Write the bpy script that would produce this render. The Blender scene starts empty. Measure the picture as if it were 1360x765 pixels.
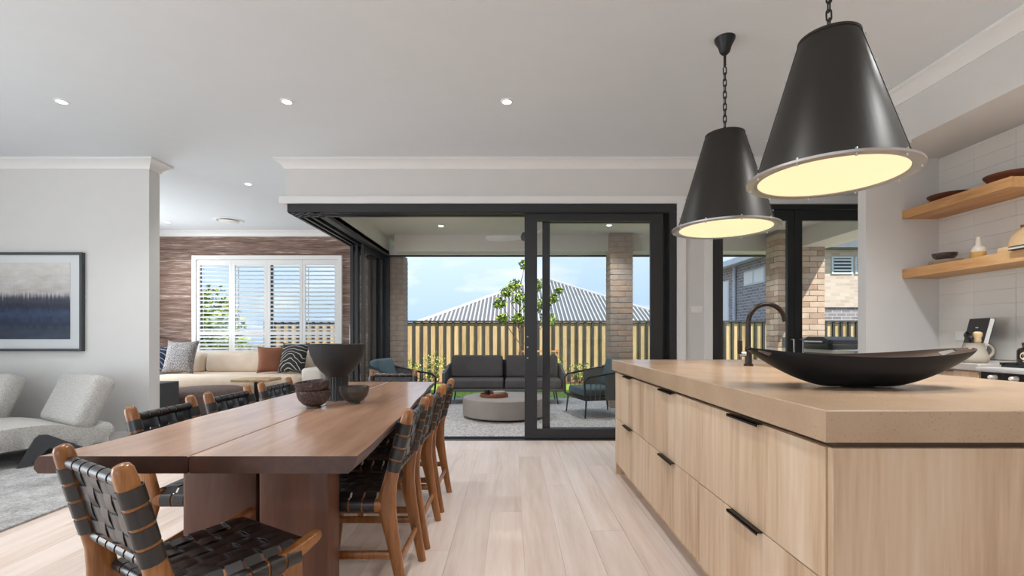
import bpy, bmesh, math, random
from math import sin, cos, pi, radians, sqrt, atan2
from mathutils import Vector, Matrix
random.seed(7)
scene = bpy.context.scene
col = scene.collection

# ------------------------------------------------------------------ camera, sky, sun, big lights, exposure
F = 640.0                                   # focal length in pixels of a 1360 px wide frame
cam_data = bpy.data.cameras.new('camera')
cam_data.sensor_width = 36.0
cam_data.lens = F / 1360.0 * 36.0
cam_data.shift_y = 63.5 / 1360.0
cam_data.clip_start = 0.05
cam = bpy.data.objects.new('camera', cam_data); col.objects.link(cam)
cam.location = (0, 0, 1.10); cam.rotation_euler = (radians(90), 0, 0)
scene.camera = cam

vs = scene.view_settings
vs.view_transform = 'Standard'; vs.look = 'None'; vs.gamma = 1.0; vs.use_curve_mapping = False
vs.exposure = 0.46

SKY_STRENGTH = 0.92
world = bpy.data.worlds.new('sky'); scene.world = world; world.use_nodes = True
def build_sky():
    nt = world.node_tree; nt.nodes.clear(); L = nt.links.new
    out = nt.nodes.new('ShaderNodeOutputWorld'); bg = nt.nodes.new('ShaderNodeBackground')
    tc = nt.nodes.new('ShaderNodeTexCoord'); sep = nt.nodes.new('ShaderNodeSeparateXYZ')
    L(tc.outputs['Generated'], sep.inputs[0])
    ramp = nt.nodes.new('ShaderNodeValToRGB')
    e = ramp.color_ramp.elements
    e[0].position = 0.0; e[0].color = (0.44, 0.62, 0.90, 1)
    e[1].position = 0.6; e[1].color = (0.33, 0.53, 0.86, 1)
    m = e.new(0.16); m.color = (0.62, 0.78, 0.97, 1)
    L(sep.outputs['Z'], ramp.inputs[0])
    mp = nt.nodes.new('ShaderNodeMapping'); mp.inputs['Scale'].default_value = (1.0, 1.0, 3.2)
    mp.inputs['Location'].default_value = (0.35, 0.2, 0.15)
    L(tc.outputs['Generated'], mp.inputs[0])
    nz = nt.nodes.new('ShaderNodeTexNoise'); nz.inputs['Scale'].default_value = 4.2
    nz.inputs['Detail'].default_value = 7; nz.inputs['Roughness'].default_value = 0.52
    L(mp.outputs[0], nz.inputs['Vector'])
    cr = nt.nodes.new('ShaderNodeValToRGB')
    cr.color_ramp.elements[0].position = 0.50; cr.color_ramp.elements[0].color = (0, 0, 0, 1)
    cr.color_ramp.elements[1].position = 0.70; cr.color_ramp.elements[1].color = (1, 1, 1, 1)
    L(nz.outputs['Fac'], cr.inputs[0])
    mx = nt.nodes.new('ShaderNodeMix'); mx.data_type = 'RGBA'
    L(cr.outputs[0], mx.inputs[0]); L(ramp.outputs[0], mx.inputs[6])
    mx.inputs[7].default_value = (0.92, 0.93, 0.97, 1)
    L(mx.outputs[2], bg.inputs[0]); bg.inputs[1].default_value = SKY_STRENGTH
    L(bg.outputs[0], out.inputs[0])
build_sky()

sun_d = bpy.data.lights.new('sun', 'SUN'); sun_d.energy = 5.0; sun_d.angle = radians(0.6); sun_d.color = (1, 0.93, 0.82)
sun = bpy.data.objects.new('sun', sun_d); col.objects.link(sun)
sun.rotation_euler = Vector((-0.50, 0.60, -0.92)).to_track_quat('-Z', 'Y').to_euler()   # from the right, behind the camera
sun.location = (5, -5, 12)

def area(name, loc, direction, sx, sy, power, color=(1, 1, 1)):
    d = bpy.data.lights.new(name, 'AREA'); d.shape = 'RECTANGLE'; d.size = sx; d.size_y = sy
    d.energy = power; d.color = color
    o = bpy.data.objects.new(name, d); col.objects.link(o)
    o.location = loc; o.rotation_euler = Vector(direction).to_track_quat('-Z', 'Z').to_euler()
    return o
# fill lights added to brighten the rooms, set at made-up windows out of view
area('fill_rear', (-2.2, -3.50, 1.35), (0, 1, 1.0), 4.9, 2.3, 52, (0.90, 0.955, 1.0))
area('fill_side', (-6.33, 1.05, 1.35), (1, 0, 0.65), 3.2, 2.3, 98, (0.90, 0.96, 1.0))
area('fill_living', (-6.33, 6.85, 1.5), (1, 0, 0.35), 2.0, 1.7, 48, (0.90, 0.955, 1.0))
DOWNLIGHT_W = 50.0

# ------------------------------------------------------------------ materials
MATS = {}
def nodes_of(name):
    m = bpy.data.materials.new(name); m.use_nodes = True
    nt = m.node_tree; b = nt.nodes['Principled BSDF']
    MATS[name] = m
    return m, nt, b
def setin(b, key, v):
    if key in b.inputs: b.inputs[key].default_value = v
def rgb(c): return (c[0], c[1], c[2], 1.0)
def s2l(r, g, b):
    f = lambda c: (c / 255 / 12.92) if c / 255 <= 0.04045 else ((c / 255 + 0.055) / 1.055) ** 2.4
    return (f(r), f(g), f(b))
def coords(nt, scale=(1, 1, 1), rand=True):
    tc = nt.nodes.new('ShaderNodeTexCoord'); mp = nt.nodes.new('ShaderNodeMapping')
    mp.inputs['Scale'].default_value = scale
    if rand:
        oi = nt.nodes.new('ShaderNodeObjectInfo'); mu = nt.nodes.new('ShaderNodeVectorMath'); mu.operation = 'SCALE'
        cb = nt.nodes.new('ShaderNodeCombineXYZ')
        for i in range(3): nt.links.new(oi.outputs['Random'], cb.inputs[i])
        nt.links.new(cb.outputs[0], mu.inputs[0]); mu.inputs['Scale'].default_value = 37.0
        ad = nt.nodes.new('ShaderNodeVectorMath'); ad.operation = 'ADD'
        nt.links.new(tc.outputs['Object'], ad.inputs[0]); nt.links.new(mu.outputs[0], ad.inputs[1])
        nt.links.new(ad.outputs[0], mp.inputs[0])
    else:
        nt.links.new(tc.outputs['Object'], mp.inputs[0])
    return mp.outputs[0]
def noise(nt, vec, scale, detail=4, rough=0.5, dist=0.0):
    n = nt.nodes.new('ShaderNodeTexNoise'); n.inputs['Scale'].default_value = scale
    n.inputs['Detail'].default_value = detail; n.inputs['Roughness'].default_value = rough
    n.inputs['Distortion'].default_value = dist
    nt.links.new(vec, n.inputs['Vector']); return n.outputs['Fac']
def ramp(nt, fac, stops):
    r = nt.nodes.new('ShaderNodeValToRGB'); e = r.color_ramp.elements
    e[0].position, e[0].color = stops[0][0], rgb(stops[0][1])
    e[1].position, e[1].color = stops[-1][0], rgb(stops[-1][1])
    for p, c in stops[1:-1]:
        x = e.new(p); x.color = rgb(c)
    nt.links.new(fac, r.inputs[0]); return r.outputs[0]
def bump(nt, b, height, strength, distance=0.01):
    bp = nt.nodes.new('ShaderNodeBump'); bp.inputs['Strength'].default_value = strength
    bp.inputs['Distance'].default_value = distance
    nt.links.new(height, bp.inputs['Height']); nt.links.new(bp.outputs[0], b.inputs['Normal'])
def plain(name, c, rough=0.5, metal=0.0, spec=0.5, var=0.06, nscale=6.0, bmp=0.0, bscale=120.0, coat=0.0):
    m, nt, b = nodes_of(name)
    v = coords(nt)
    f = noise(nt, v, nscale, 3)
    lo = tuple(x * (1 - var) for x in c); hi = tuple(min(1, x * (1 + var)) for x in c)
    nt.links.new(ramp(nt, f, [(0.3, lo), (0.7, hi)]), b.inputs['Base Color'])
    setin(b, 'Roughness', rough); setin(b, 'Metallic', metal); setin(b, 'Specular IOR Level', spec)
    if coat: setin(b, 'Coat Weight', coat); setin(b, 'Coat Roughness', 0.12)
    if bmp: bump(nt, b, noise(nt, v, bscale, 2), bmp, 0.004)
    return m
def wood(name, dark, mid, light, grain=(14, 1.2, 14), rough=0.45, tone=0.12, bmp=0.08, coat=0.0, spec=0.5, big=0.35):
    m, nt, b = nodes_of(name); L = nt.links.new
    v = coords(nt, grain)
    f1 = noise(nt, v, 1.0, 6, 0.62, 0.6)
    f2 = noise(nt, v, 5.0, 3, 0.6)
    mx = nt.nodes.new('ShaderNodeMix'); mx.data_type = 'FLOAT'; mx.inputs[0].default_value = 0.35
    L(f1, mx.inputs[2]); L(f2, mx.inputs[3])
    f3 = noise(nt, v, 0.33, 3, 0.5, 1.2)
    mx2 = nt.nodes.new('ShaderNodeMix'); mx2.data_type = 'FLOAT'; mx2.inputs[0].default_value = big
    L(mx.outputs[0], mx2.inputs[2]); L(f3, mx2.inputs[3])
    c = ramp(nt, mx2.outputs[0], [(0.35, dark), (0.5, mid), (0.65, light)])
    oi = nt.nodes.new('ShaderNodeObjectInfo')
    mr = nt.nodes.new('ShaderNodeMapRange'); mr.inputs[3].default_value = 1 - tone; mr.inputs[4].default_value = 1 + tone
    L(oi.outputs['Random'], mr.inputs[0])
    hs = nt.nodes.new('ShaderNodeHueSaturation'); L(c, hs.inputs['Color']); L(mr.outputs[0], hs.inputs['Value'])
    L(hs.outputs[0], b.inputs['Base Color'])
    setin(b, 'Roughness', rough); setin(b, 'Specular IOR Level', spec)
    if coat: setin(b, 'Coat Weight', coat); setin(b, 'Coat Roughness', 0.15)
    if bmp: bump(nt, b, mx.outputs[0], bmp, 0.003)
    return m
def emit(name, c, strength):
    m, nt, b = nodes_of(name)
    setin(b, 'Base Color', rgb(tuple(x * 0.4 for x in c))); setin(b, 'Emission Color', rgb(c)); setin(b, 'Emission Strength', strength)
    return m
def glass(name, tint=(1, 1, 1), ior=1.45):
    m = bpy.data.materials.new(name); m.use_nodes = True; MATS[name] = m
    nt = m.node_tree; nt.nodes.clear(); L = nt.links.new
    out = nt.nodes.new('ShaderNodeOutputMaterial'); mx = nt.nodes.new('ShaderNodeMixShader')
    tr = nt.nodes.new('ShaderNodeBsdfTransparent'); tr.inputs[0].default_value = rgb(tint)
    gl = nt.nodes.new('ShaderNodeBsdfGlossy'); gl.inputs['Roughness'].default_value = 0.0
    fr = nt.nodes.new('ShaderNodeFresnel'); fr.inputs[0].default_value = ior
    L(fr.outputs[0], mx.inputs[0]); L(tr.outputs[0], mx.inputs[1]); L(gl.outputs[0], mx.inputs[2]); L(mx.outputs[0], out.inputs[0])
    return m

plain('wall_paint', s2l(221, 219, 216), 0.75, var=0.01, bmp=0.02, bscale=300)
plain('ceiling_paint', s2l(226, 231, 235), 0.8, var=0.008)
plain('trim_white', s2l(238, 237, 235), 0.4, var=0.01)
plain('soffit_paint', s2l(214, 210, 202), 0.8, var=0.01)
plain('frame_dark', (0.036, 0.037, 0.039), 0.42, metal=0.3, var=0.04)
plain('track_metal', (0.18, 0.18, 0.19), 0.35, metal=0.8)
wood('oak_floor', s2l(206, 182, 166), s2l(225, 206, 193), s2l(236, 221, 210), grain=(10, 0.7, 10), rough=0.42, tone=0.045, bmp=0.05)
wood('table_wood', s2l(130, 92, 68), s2l(170, 128, 100), s2l(198, 158, 130), grain=(7, 0.8, 7), rough=0.34, tone=0.05, bmp=0.06, coat=0.6)
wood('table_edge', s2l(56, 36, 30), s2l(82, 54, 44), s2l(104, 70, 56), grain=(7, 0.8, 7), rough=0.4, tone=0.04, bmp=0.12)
wood('leg_wood', s2l(74, 46, 34), s2l(106, 68, 50), s2l(130, 88, 66), grain=(6, 6, 0.8), rough=0.45, tone=0.05, bmp=0.1)
wood('teak', s2l(98, 58, 26), s2l(146, 92, 46), s2l(182, 124, 70), grain=(24, 24, 2.2), rough=0.28, tone=0.06, bmp=0.04, coat=0.3)
wood('ash_panel', s2l(174, 140, 108), s2l(213, 184, 153), s2l(230, 208, 183), grain=(9, 9, 0.55), rough=0.5, tone=0.03, bmp=0.04)
wood('shelf_oak', s2l(176, 124, 72), s2l(208, 158, 104), s2l(226, 182, 130), grain=(10, 1, 10), rough=0.5, tone=0.03)
wood('bowl_wood', s2l(78, 40, 26), s2l(104, 56, 36), s2l(126, 72, 48), grain=(6, 6, 20), rough=0.5)
wood('mill_wood', s2l(96, 54, 30), s2l(130, 78, 44), s2l(158, 102, 62), grain=(20, 20, 3), rough=0.4)
wood('pale_wood', s2l(206, 166, 116), s2l(226, 192, 146), s2l(238, 210, 170), grain=(8, 2, 8), rough=0.5)
plain('leather', (0.010, 0.010, 0.011), 0.42, var=0.2, spec=0.5, bmp=0.05, bscale=180, coat=0.5)
for _b in [MATS['leather'].node_tree.nodes['Principled BSDF']]:
    setin(_b, 'Coat IOR', 1.55); setin(_b, 'Coat Roughness', 0.22)
plain('bronze', (0.044, 0.040, 0.035), 0.42, metal=0.55, var=0.10, nscale=3)
plain('steel', (0.58, 0.57, 0.55), 0.36, metal=0.95, var=0.05)
plain('hob_steel', (0.74, 0.74, 0.73), 0.42, metal=0.35, var=0.03)
plain('chain_metal', (0.03, 0.03, 0.03), 0.4, metal=0.6)
plain('black_metal', (0.015, 0.015, 0.016), 0.42, metal=0.2)
plain('handle_bronze', (0.028, 0.020, 0.016), 0.4, metal=0.6)
plain('tap_bronze', (0.035, 0.026, 0.022), 0.33, metal=0.6)
plain('tile_white', s2l(226, 222, 215), 0.22, var=0.012)
plain('grout', s2l(224, 220, 213), 0.6)
plain('carcass_shade', (0.16, 0.11, 0.075), 0.7)  # carcass coloured dark to stand for shade in the gap under the worktop
plain('bench_grey', s2l(190, 184, 176), 0.4, var=0.03)
plain('black_ceramic', (0.030, 0.031, 0.032), 0.55, var=0.12, nscale=10, bmp=0.1, bscale=60)
plain('bowl_black', (0.007, 0.008, 0.011), 0.5, var=0.1, spec=0.3)
plain('bowl_inside', (0.07, 0.042, 0.03), 0.4, var=0.1)
plain('gold', (0.75, 0.52, 0.12), 0.35, metal=0.7)
plain('white_plastic', s2l(240, 238, 234), 0.4, var=0.005)
plain('paper_white', s2l(236, 234, 230), 0.8, var=0.01)
plain('mat_board', s2l(240, 239, 238), 0.9, var=0.004)
plain('sofa_cream', s2l(226, 208, 188), 0.95, var=0.05, bmp=0.25, bscale=150)
plain('sofa_white', s2l(232, 224, 214), 0.95, var=0.04, bmp=0.25, bscale=150)
plain('cushion_rust', s2l(142, 92, 70), 0.95, var=0.10, bmp=0.3, bscale=140)
plain('patio_fabric', (0.095, 0.086, 0.084), 0.9, var=0.1, bmp=0.2, bscale=160)
plain('patio_cushion_blue', (0.070, 0.110, 0.125), 0.9, var=0.1, bmp=0.2, bscale=160)
plain('patio_rope', (0.115, 0.118, 0.112), 0.8, var=0.1)
plain('concrete_table', s2l(152, 142, 134), 0.7, var=0.05, nscale=4)
plain('tray_terracotta', s2l(140, 78, 52), 0.6)
plain('ceramic_cream', s2l(206, 196, 180), 0.6, var=0.05)
plain('jug_grey', s2l(176, 166, 150), 0.6, var=0.05)
plain('plate_cream', s2l(216, 200, 182), 0.5, var=0.04)
plain('vase_white', s2l(222, 212, 196), 0.5)
plain('vase_ochre', s2l(206, 162, 90), 0.5)
plain('amber_glass', (0.018, 0.009, 0.006), 0.12, spec=0.7)
plain('label_cream', s2l(228, 208, 180), 0.8)
plain('book_black', (0.016, 0.015, 0.015), 0.5)
plain('jar_white', s2l(224, 214, 198), 0.3)
plain('jar_gold', s2l(196, 146, 78), 0.4)
plain('stone_top', s2l(196, 164, 122), 0.5, var=0.18, nscale=14)
plain('console_dark', (0.055, 0.058, 0.062), 0.5)
plain('metal_roof', s2l(104, 104, 106), 0.45, metal=0.15, var=0.03)
plain('metal_roof_rib', s2l(206, 204, 202), 0.4, metal=0.15, var=0.03)
plain('roof_fascia', s2l(206, 176, 142), 0.7)
wood('paling', s2l(160, 130, 92), s2l(200, 172, 130), s2l(222, 198, 158), grain=(12, 12, 1.0), rough=0.8, tone=0.10)
plain('fence_dark', (0.045, 0.042, 0.042), 0.7, var=0.15)
wood('stake', s2l(176, 112, 66), s2l(206, 142, 90), s2l(224, 168, 116), grain=(12, 12, 1), rough=0.8)
plain('bark', (0.12, 0.085, 0.055), 0.9, var=0.3, nscale=30)
plain('leaf_dark', s2l(70, 98, 42), 0.6, var=0.3, nscale=9)
plain('leaf_light', s2l(170, 190, 84), 0.6, var=0.3, nscale=9)
plain('grass', s2l(138, 166, 66), 0.8, var=0.25, nscale=20)
plain('soil', s2l(120, 72, 44), 0.95, var=0.3, nscale=30)
plain('earth', s2l(120, 118, 100), 0.95, var=0.1)
plain('gutter_white', s2l(206, 212, 220), 0.5)
plain('tile_roof_dark', s2l(112, 116, 124), 0.8)
plain('shutter_white', s2l(242, 241, 239), 0.4, var=0.005)
plain('green_glass', s2l(60, 140, 96), 0.2)
plain('blue_screen', s2l(58, 92, 112), 0.6)
plain('bbq_steel', s2l(120, 122, 124), 0.35, metal=0.6)
plain('core_mortar', s2l(150, 142, 134), 0.9)
plain('brick_clay', s2l(176, 150, 130), 0.85, var=0.12, nscale=9, bmp=0.3, bscale=70)
plain('brick_clay_pale', s2l(200, 178, 158), 0.85, var=0.10, nscale=9, bmp=0.3, bscale=70)
plain('brick_clay_grey', s2l(166, 148, 136), 0.85, var=0.12, nscale=9, bmp=0.3, bscale=70)
plain('dark_boucle', s2l(96, 80, 74), 1.0, var=0.2, nscale=40, bmp=0.5, bscale=120)
plain('fan_white', s2l(222, 220, 216), 0.5)
emit('lamp_lens', (1.0, 0.97, 0.92), 6.0)
emit('pendant_diffuser', (1.0, 0.79, 0.47), 0.72)
glass('door_glass', (0.95, 0.97, 0.965), 1.45)
glass('window_glass', (0.97, 0.985, 0.99), 1.45)

def special_materials():
    # speckled stone of the island top
    m, nt, b = nodes_of('island_stone'); v = coords(nt)
    f = noise(nt, v, 5, 4); s = noise(nt, v, 260, 1)
    c1 = ramp(nt, f, [(0.3, s2l(184, 154, 126)), (0.7, s2l(196, 168, 140))])
    c2 = ramp(nt, s, [(0.26, s2l(120, 92, 66)), (0.33, (1, 1, 1))])
    mx = nt.nodes.new('ShaderNodeMix'); mx.data_type = 'RGBA'; mx.blend_type = 'MULTIPLY'; mx.inputs[0].default_value = 0.5
    nt.links.new(c1, mx.inputs[6]); nt.links.new(c2, mx.inputs[7]); nt.links.new(mx.outputs[2], b.inputs['Base Color'])
    setin(b, 'Roughness', 0.24)
    # travertine-banded wallpaper
    m, nt, b = nodes_of('wallpaper'); v = coords(nt, (0.8, 1, 10.0), False)
    f1 = noise(nt, v, 1.7, 8, 0.62, 0.5); v2 = coords(nt, (3.0, 1, 44.0), False); f2 = noise(nt, v2, 1.2, 6, 0.6, 0.3)
    mx = nt.nodes.new('ShaderNodeMix'); mx.data_type = 'FLOAT'; mx.inputs[0].default_value = 0.5
    nt.links.new(f1, mx.inputs[2]); nt.links.new(f2, mx.inputs[3])
    nt.links.new(ramp(nt, mx.outputs[0], [(0.34, s2l(88, 66, 58)), (0.46, s2l(128, 102, 90)), (0.54, s2l(150, 126, 114)), (0.62, s2l(200, 182, 170))]), b.inputs['Base Color'])
    setin(b, 'Roughness', 0.8)
    # exposed aggregate paving
    m, nt, b = nodes_of('aggregate'); v = coords(nt, (1, 1, 1), False)
    vo = nt.nodes.new('ShaderNodeTexVoronoi'); vo.inputs['Scale'].default_value = 70; nt.links.new(v, vo.inputs['Vector'])
    nt.links.new(ramp(nt, vo.outputs['Color'], [(0.1, s2l(146, 142, 141)), (0.5, s2l(188, 181, 177)), (0.9, s2l(226, 219, 212))]), b.inputs['Base Color'])
    setin(b, 'Roughness', 0.85); bump(nt, b, vo.outputs['Distance'], 0.4, 0.004)
    # rug
    m, nt, b = nodes_of('rug_pile'); v = coords(nt, (1, 1, 1), False)
    f = noise(nt, v, 5, 7, 0.72, 0.4); f2 = noise(nt, v, 90, 3)
    mx = nt.nodes.new('ShaderNodeMix'); mx.data_type = 'FLOAT'; mx.inputs[0].default_value = 0.4
    nt.links.new(f, mx.inputs[2]); nt.links.new(f2, mx.inputs[3])
    nt.links.new(ramp(nt, mx.outputs[0], [(0.36, s2l(132, 130, 128)), (0.5, s2l(172, 170, 168)), (0.62, s2l(202, 200, 197))]), b.inputs['Base Color'])
    setin(b, 'Roughness', 1.0); bump(nt, b, f2, 0.8, 0.01)
    # boucle
    m, nt, b = nodes_of('boucle'); v = coords(nt, (1, 1, 1), False)
    vo = nt.nodes.new('ShaderNodeTexVoronoi'); vo.inputs['Scale'].default_value = 110; nt.links.new(v, vo.inputs['Vector'])
    nt.links.new(ramp(nt, vo.outputs['Distance'], [(0.05, s2l(222, 219, 214)), (0.7, s2l(190, 186, 180))]), b.inputs['Base Color'])
    setin(b, 'Roughness', 1.0)
    iv = nt.nodes.new('ShaderNodeMath'); iv.operation = 'SUBTRACT'; iv.inputs[0].default_value = 1.0
    nt.links.new(vo.outputs['Distance'], iv.inputs[1]); bump(nt, b, iv.outputs[0], 0.7, 0.012)
    # print of a misty treeline in a frame
    m, nt, b = nodes_of('art_print'); L = nt.links.new
    tc = nt.nodes.new('ShaderNodeTexCoord'); sp = nt.nodes.new('ShaderNodeSeparateXYZ'); L(tc.outputs['Object'], sp.inputs[0])
    mp = nt.nodes.new('ShaderNodeMapping'); mp.inputs['Scale'].default_value = (46, 1, 2.2); L(tc.outputs['Object'], mp.inputs[0])
    st = noise(nt, mp.outputs[0], 1.0, 5, 0.7)
    ma = nt.nodes.new('ShaderNodeMath'); ma.operation = 'MULTIPLY_ADD'; ma.inputs[1].default_value = -0.22
    L(st, ma.inputs[0]); L(sp.outputs['Z'], ma.inputs[2])
    c = ramp(nt, ma.outputs[0], [(0.0, s2l(64, 76, 96)), (0.05, s2l(36, 50, 78)), (0.16, s2l(60, 82, 118)), (0.235, s2l(42, 44, 62)), (0.32, s2l(84, 84, 100)), (0.37, s2l(214, 206, 200)), (0.62, s2l(232, 224, 216))])
    mp2 = nt.nodes.new('ShaderNodeMapping'); mp2.inputs['Scale'].default_value = (3, 1, 9); L(tc.outputs['Object'], mp2.inputs[0])
    n2 = noise(nt, mp2.outputs[0], 1.6, 6, 0.7)
    mx = nt.nodes.new('ShaderNodeMix'); mx.data_type = 'RGBA'; mx.blend_type = 'OVERLAY'; mx.inputs[0].default_value = 0.8
    L(c, mx.inputs[6]); L(ramp(nt, n2, [(0.3, (0.25, 0.25, 0.27)), (0.7, (0.75, 0.75, 0.75))]), mx.inputs[7])
    L(mx.outputs[2], b.inputs['Base Color']); setin(b, 'Roughness', 0.5)
    # woven cushions with line pattern
    for name, ground, line in (('cushion_navy', s2l(34, 42, 62), s2l(150, 158, 172)), ('cushion_black', s2l(44, 43, 44), s2l(186, 182, 174))):
        m, nt, b = nodes_of(name); v = coords(nt, (1, 1, 1), False)
        w = nt.nodes.new('ShaderNodeTexWave'); w.wave_type = 'RINGS'; w.rings_direction = 'SPHERICAL'; w.inputs['Scale'].default_value = 5.2
        w.inputs['Distortion'].default_value = 9.0; w.inputs['Detail'].default_value = 1; w.inputs['Detail Scale'].default_value = 0.9
        nt.links.new(v, w.inputs['Vector'])
        nt.links.new(ramp(nt, w.outputs['Fac'], [(0.88, ground), (0.95, line)]), b.inputs['Base Color']); setin(b, 'Roughness', 0.95)
    m, nt, b = nodes_of('cushion_tweed'); v = coords(nt, (1, 1, 1), False)
    nt.links.new(ramp(nt, noise(nt, v, 85, 3, 0.7), [(0.36, s2l(74, 72, 76)), (0.5, s2l(132, 126, 124)), (0.64, s2l(196, 190, 186))]), b.inputs['Base Color'])
    setin(b, 'Roughness', 1.0)
    # speckled stoneware
    m, nt, b = nodes_of('stoneware'); v = coords(nt)
    nt.links.new(ramp(nt, noise(nt, v, 90, 4, 0.7), [(0.40, s2l(48, 40, 40)), (0.55, s2l(74, 60, 58)), (0.68, s2l(132, 104, 96))]), b.inputs['Base Color'])
    setin(b, 'Roughness', 0.4)
    # distant brickwork: pale copy paints sunlight on an upper wall, grey the shade below
    for name, c1, c2, mo in (('far_brick_grey', s2l(128, 124, 128), s2l(160, 152, 152), s2l(190, 188, 188)), ('far_brick_sunlit', s2l(190, 170, 156), s2l(214, 196, 182), s2l(200, 190, 182))):
        m, nt, b = nodes_of(name); L = nt.links.new
        tc = nt.nodes.new('ShaderNodeTexCoord'); sp = nt.nodes.new('ShaderNodeSeparateXYZ'); L(tc.outputs['Object'], sp.inputs[0])
        sm = nt.nodes.new('ShaderNodeMath'); L(sp.outputs['X'], sm.inputs[0]); L(sp.outputs['Y'], sm.inputs[1])
        cb = nt.nodes.new('ShaderNodeCombineXYZ'); L(sm.outputs[0], cb.inputs[0]); L(sp.outputs['Z'], cb.inputs[1])
        br = nt.nodes.new('ShaderNodeTexBrick'); br.inputs['Scale'].default_value = 1.0
        br.inputs['Brick Width'].default_value = 0.24; br.inputs['Row Height'].default_value = 0.086; br.inputs['Mortar Size'].default_value = 0.010
        br.inputs['Color1'].default_value = rgb(c1); br.inputs['Color2'].default_value = rgb(c2); br.inputs['Mortar'].default_value = rgb(mo)
        L(cb.outputs[0], br.inputs['Vector']); L(br.outputs['Color'], b.inputs['Base Color']); setin(b, 'Roughness', 0.9)
special_materials()

# ------------------------------------------------------------------ mesh helpers
class MB:
    """collects vertices and faces; build() links them as ONE mesh object"""
    def __init__(s): s.v = []; s.f = []
    def add(s, vs_, fs):
        o = len(s.v); s.v += [tuple(p) for p in vs_]; s.f += [tuple(i + o for i in f) for f in fs]; return s
    def box(s, x0, x1, y0, y1, z0, z1):
        return s.add([(x0, y0, z0), (x1, y0, z0), (x1, y1, z0), (x0, y1, z0), (x0, y0, z1), (x1, y0, z1), (x1, y1, z1), (x0, y1, z1)],
                     [(0, 3, 2, 1), (4, 5, 6, 7), (0, 1, 5, 4), (1, 2, 6, 5), (2, 3, 7, 6), (3, 0, 4, 7)])
    def rbox(s, x0, x1, y0, y1, z0, z1, r=0.01, seg=2):
        bm = bmesh.new(); bmesh.ops.create_cube(bm, size=1)
        for v in bm.verts:
            v.co = Vector(((x0 + x1) / 2 + v.co.x * (x1 - x0), (y0 + y1) / 2 + v.co.y * (y1 - y0), (z0 + z1) / 2 + v.co.z * (z1 - z0)))
        bmesh.ops.bevel(bm, geom=list(bm.edges), offset=r, segments=seg, profile=0.5, affect='EDGES')
        s.frombm(bm); bm.free(); return s
    def frombm(s, bm):
        bm.verts.index_update()
        s.add([v.co[:] for v in bm.verts], [[v.index for v in f.verts] for f in bm.faces])
    def lathe(s, prof, n=32, c=(0, 0, 0), close=False):
        vs_, fs = [], []
        m = len(prof)
        for i in range(n):
            a = 2 * pi * i / n
            for r, z in prof: vs_.append((c[0] + r * cos(a), c[1] + r * sin(a), c[2] + z))
        for i in range(n):
            j = (i + 1) % n
            for k in range(m - 1 if not close else m):
                k2 = (k + 1) % m
                fs.append((i * m + k, j * m + k, j * m + k2, i * m + k2))
        if not close:
            if prof[0][0] > 1e-6: fs.append(tuple(i * m for i in range(n))[::-1])
            if prof[-1][0] > 1e-6: fs.append(tuple(i * m + m - 1 for i in range(n)))
        return s.add(vs_, fs)
    def sweep(s, path, secs, side=(1, 0, 0), closed=False):
        """path: 3D points; secs: one list of (a,b) per point or one shared list; a along side, b along normal"""
        path = [Vector(p) for p in path]; n = len(path)
        if not isinstance(secs[0][0], (tuple, list)): secs = [secs] * n
        m = len(secs[0]); vs_, fs = [], []
        side = Vector(side)
        for i, p in enumerate(path):
            a = path[(i - 1) % n] if (closed or i > 0) else p
            b = path[(i + 1) % n] if (closed or i < n - 1) else p
            t = (b - a).normalized()
            sd = (side - t * side.dot(t)).normalized(); nn = t.cross(sd)
            for (u, w) in secs[i]: vs_.append(p + sd * u + nn * w)
        for i in range(n if closed else n - 1):
            j = (i + 1) % n
            for k in range(m):
                k2 = (k + 1) % m
                fs.append((i * m + k, i * m + k2, j * m + k2, j * m + k))
        if not closed:
            fs.append(tuple(range(m))[::-1]); fs.append(tuple((n - 1) * m + k for k in range(m)))
        return s.add(vs_, fs)
    def tube(s, path, r, n=10, closed=False, side=None):
        path = [Vector(p) for p in path]
        if side is None:
            d = (path[-1] - path[0]) if not closed else Vector((0.31, 0.2, 0.93))
            side = (1, 0, 0) if abs(d.normalized().x) < 0.8 else (0, 0, 1)
        rr = r if isinstance(r, (list, tuple)) else [r] * len(path)
        return s.sweep(path, [[(q * cos(2 * pi * k / n), q * sin(2 * pi * k / n)) for k in range(n)] for q in rr], side, closed)
    def prism(s, pts, axis, a0, a1):
        """2D polygon extruded along an axis; for 'x' pts are (y,z), 'y' (x,z), 'z' (x,y)"""
        def P(p, a): return {'x': (a, p[0], p[1]), 'y': (p[0], a, p[1]), 'z': (p[0], p[1], a)}[axis]
        n = len(pts)
        return s.add([P(p, a0) for p in pts] + [P(p, a1) for p in pts],
                     [tuple(range(n))[::-1], tuple(range(n, 2 * n))] + [(i, (i + 1) % n, n + (i + 1) % n, n + i) for i in range(n)])
    def xf(s, M, start=0):
        s.v[start:] = [tuple(M @ Vector(p)) for p in s.v[start:]]; return s
    def mesh(s, name, mat, smooth=40):
        me = bpy.data.meshes.new(name); me.from_pydata(s.v, [], s.f)
        bm = bmesh.new(); bm.from_mesh(me); bmesh.ops.recalc_face_normals(bm, faces=list(bm.faces)); bm.to_mesh(me); bm.free()
        if smooth:
            me.shade_smooth(); me.set_sharp_from_angle(angle=radians(smooth))
        me.materials.append(MATS[mat] if isinstance(mat, str) else mat)
        me.update(); return me
    def build(s, name, mat, parent=None, loc=(0, 0, 0), smooth=40):
        return link(name, s.mesh(name, mat, smooth), parent, loc)
def link(name, me, parent=None, loc=(0, 0, 0), rot=(0, 0, 0)):
    o = bpy.data.objects.new(name, me); col.objects.link(o); o.location = loc; o.rotation_euler = rot
    if parent: o.parent = parent
    return o
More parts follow.
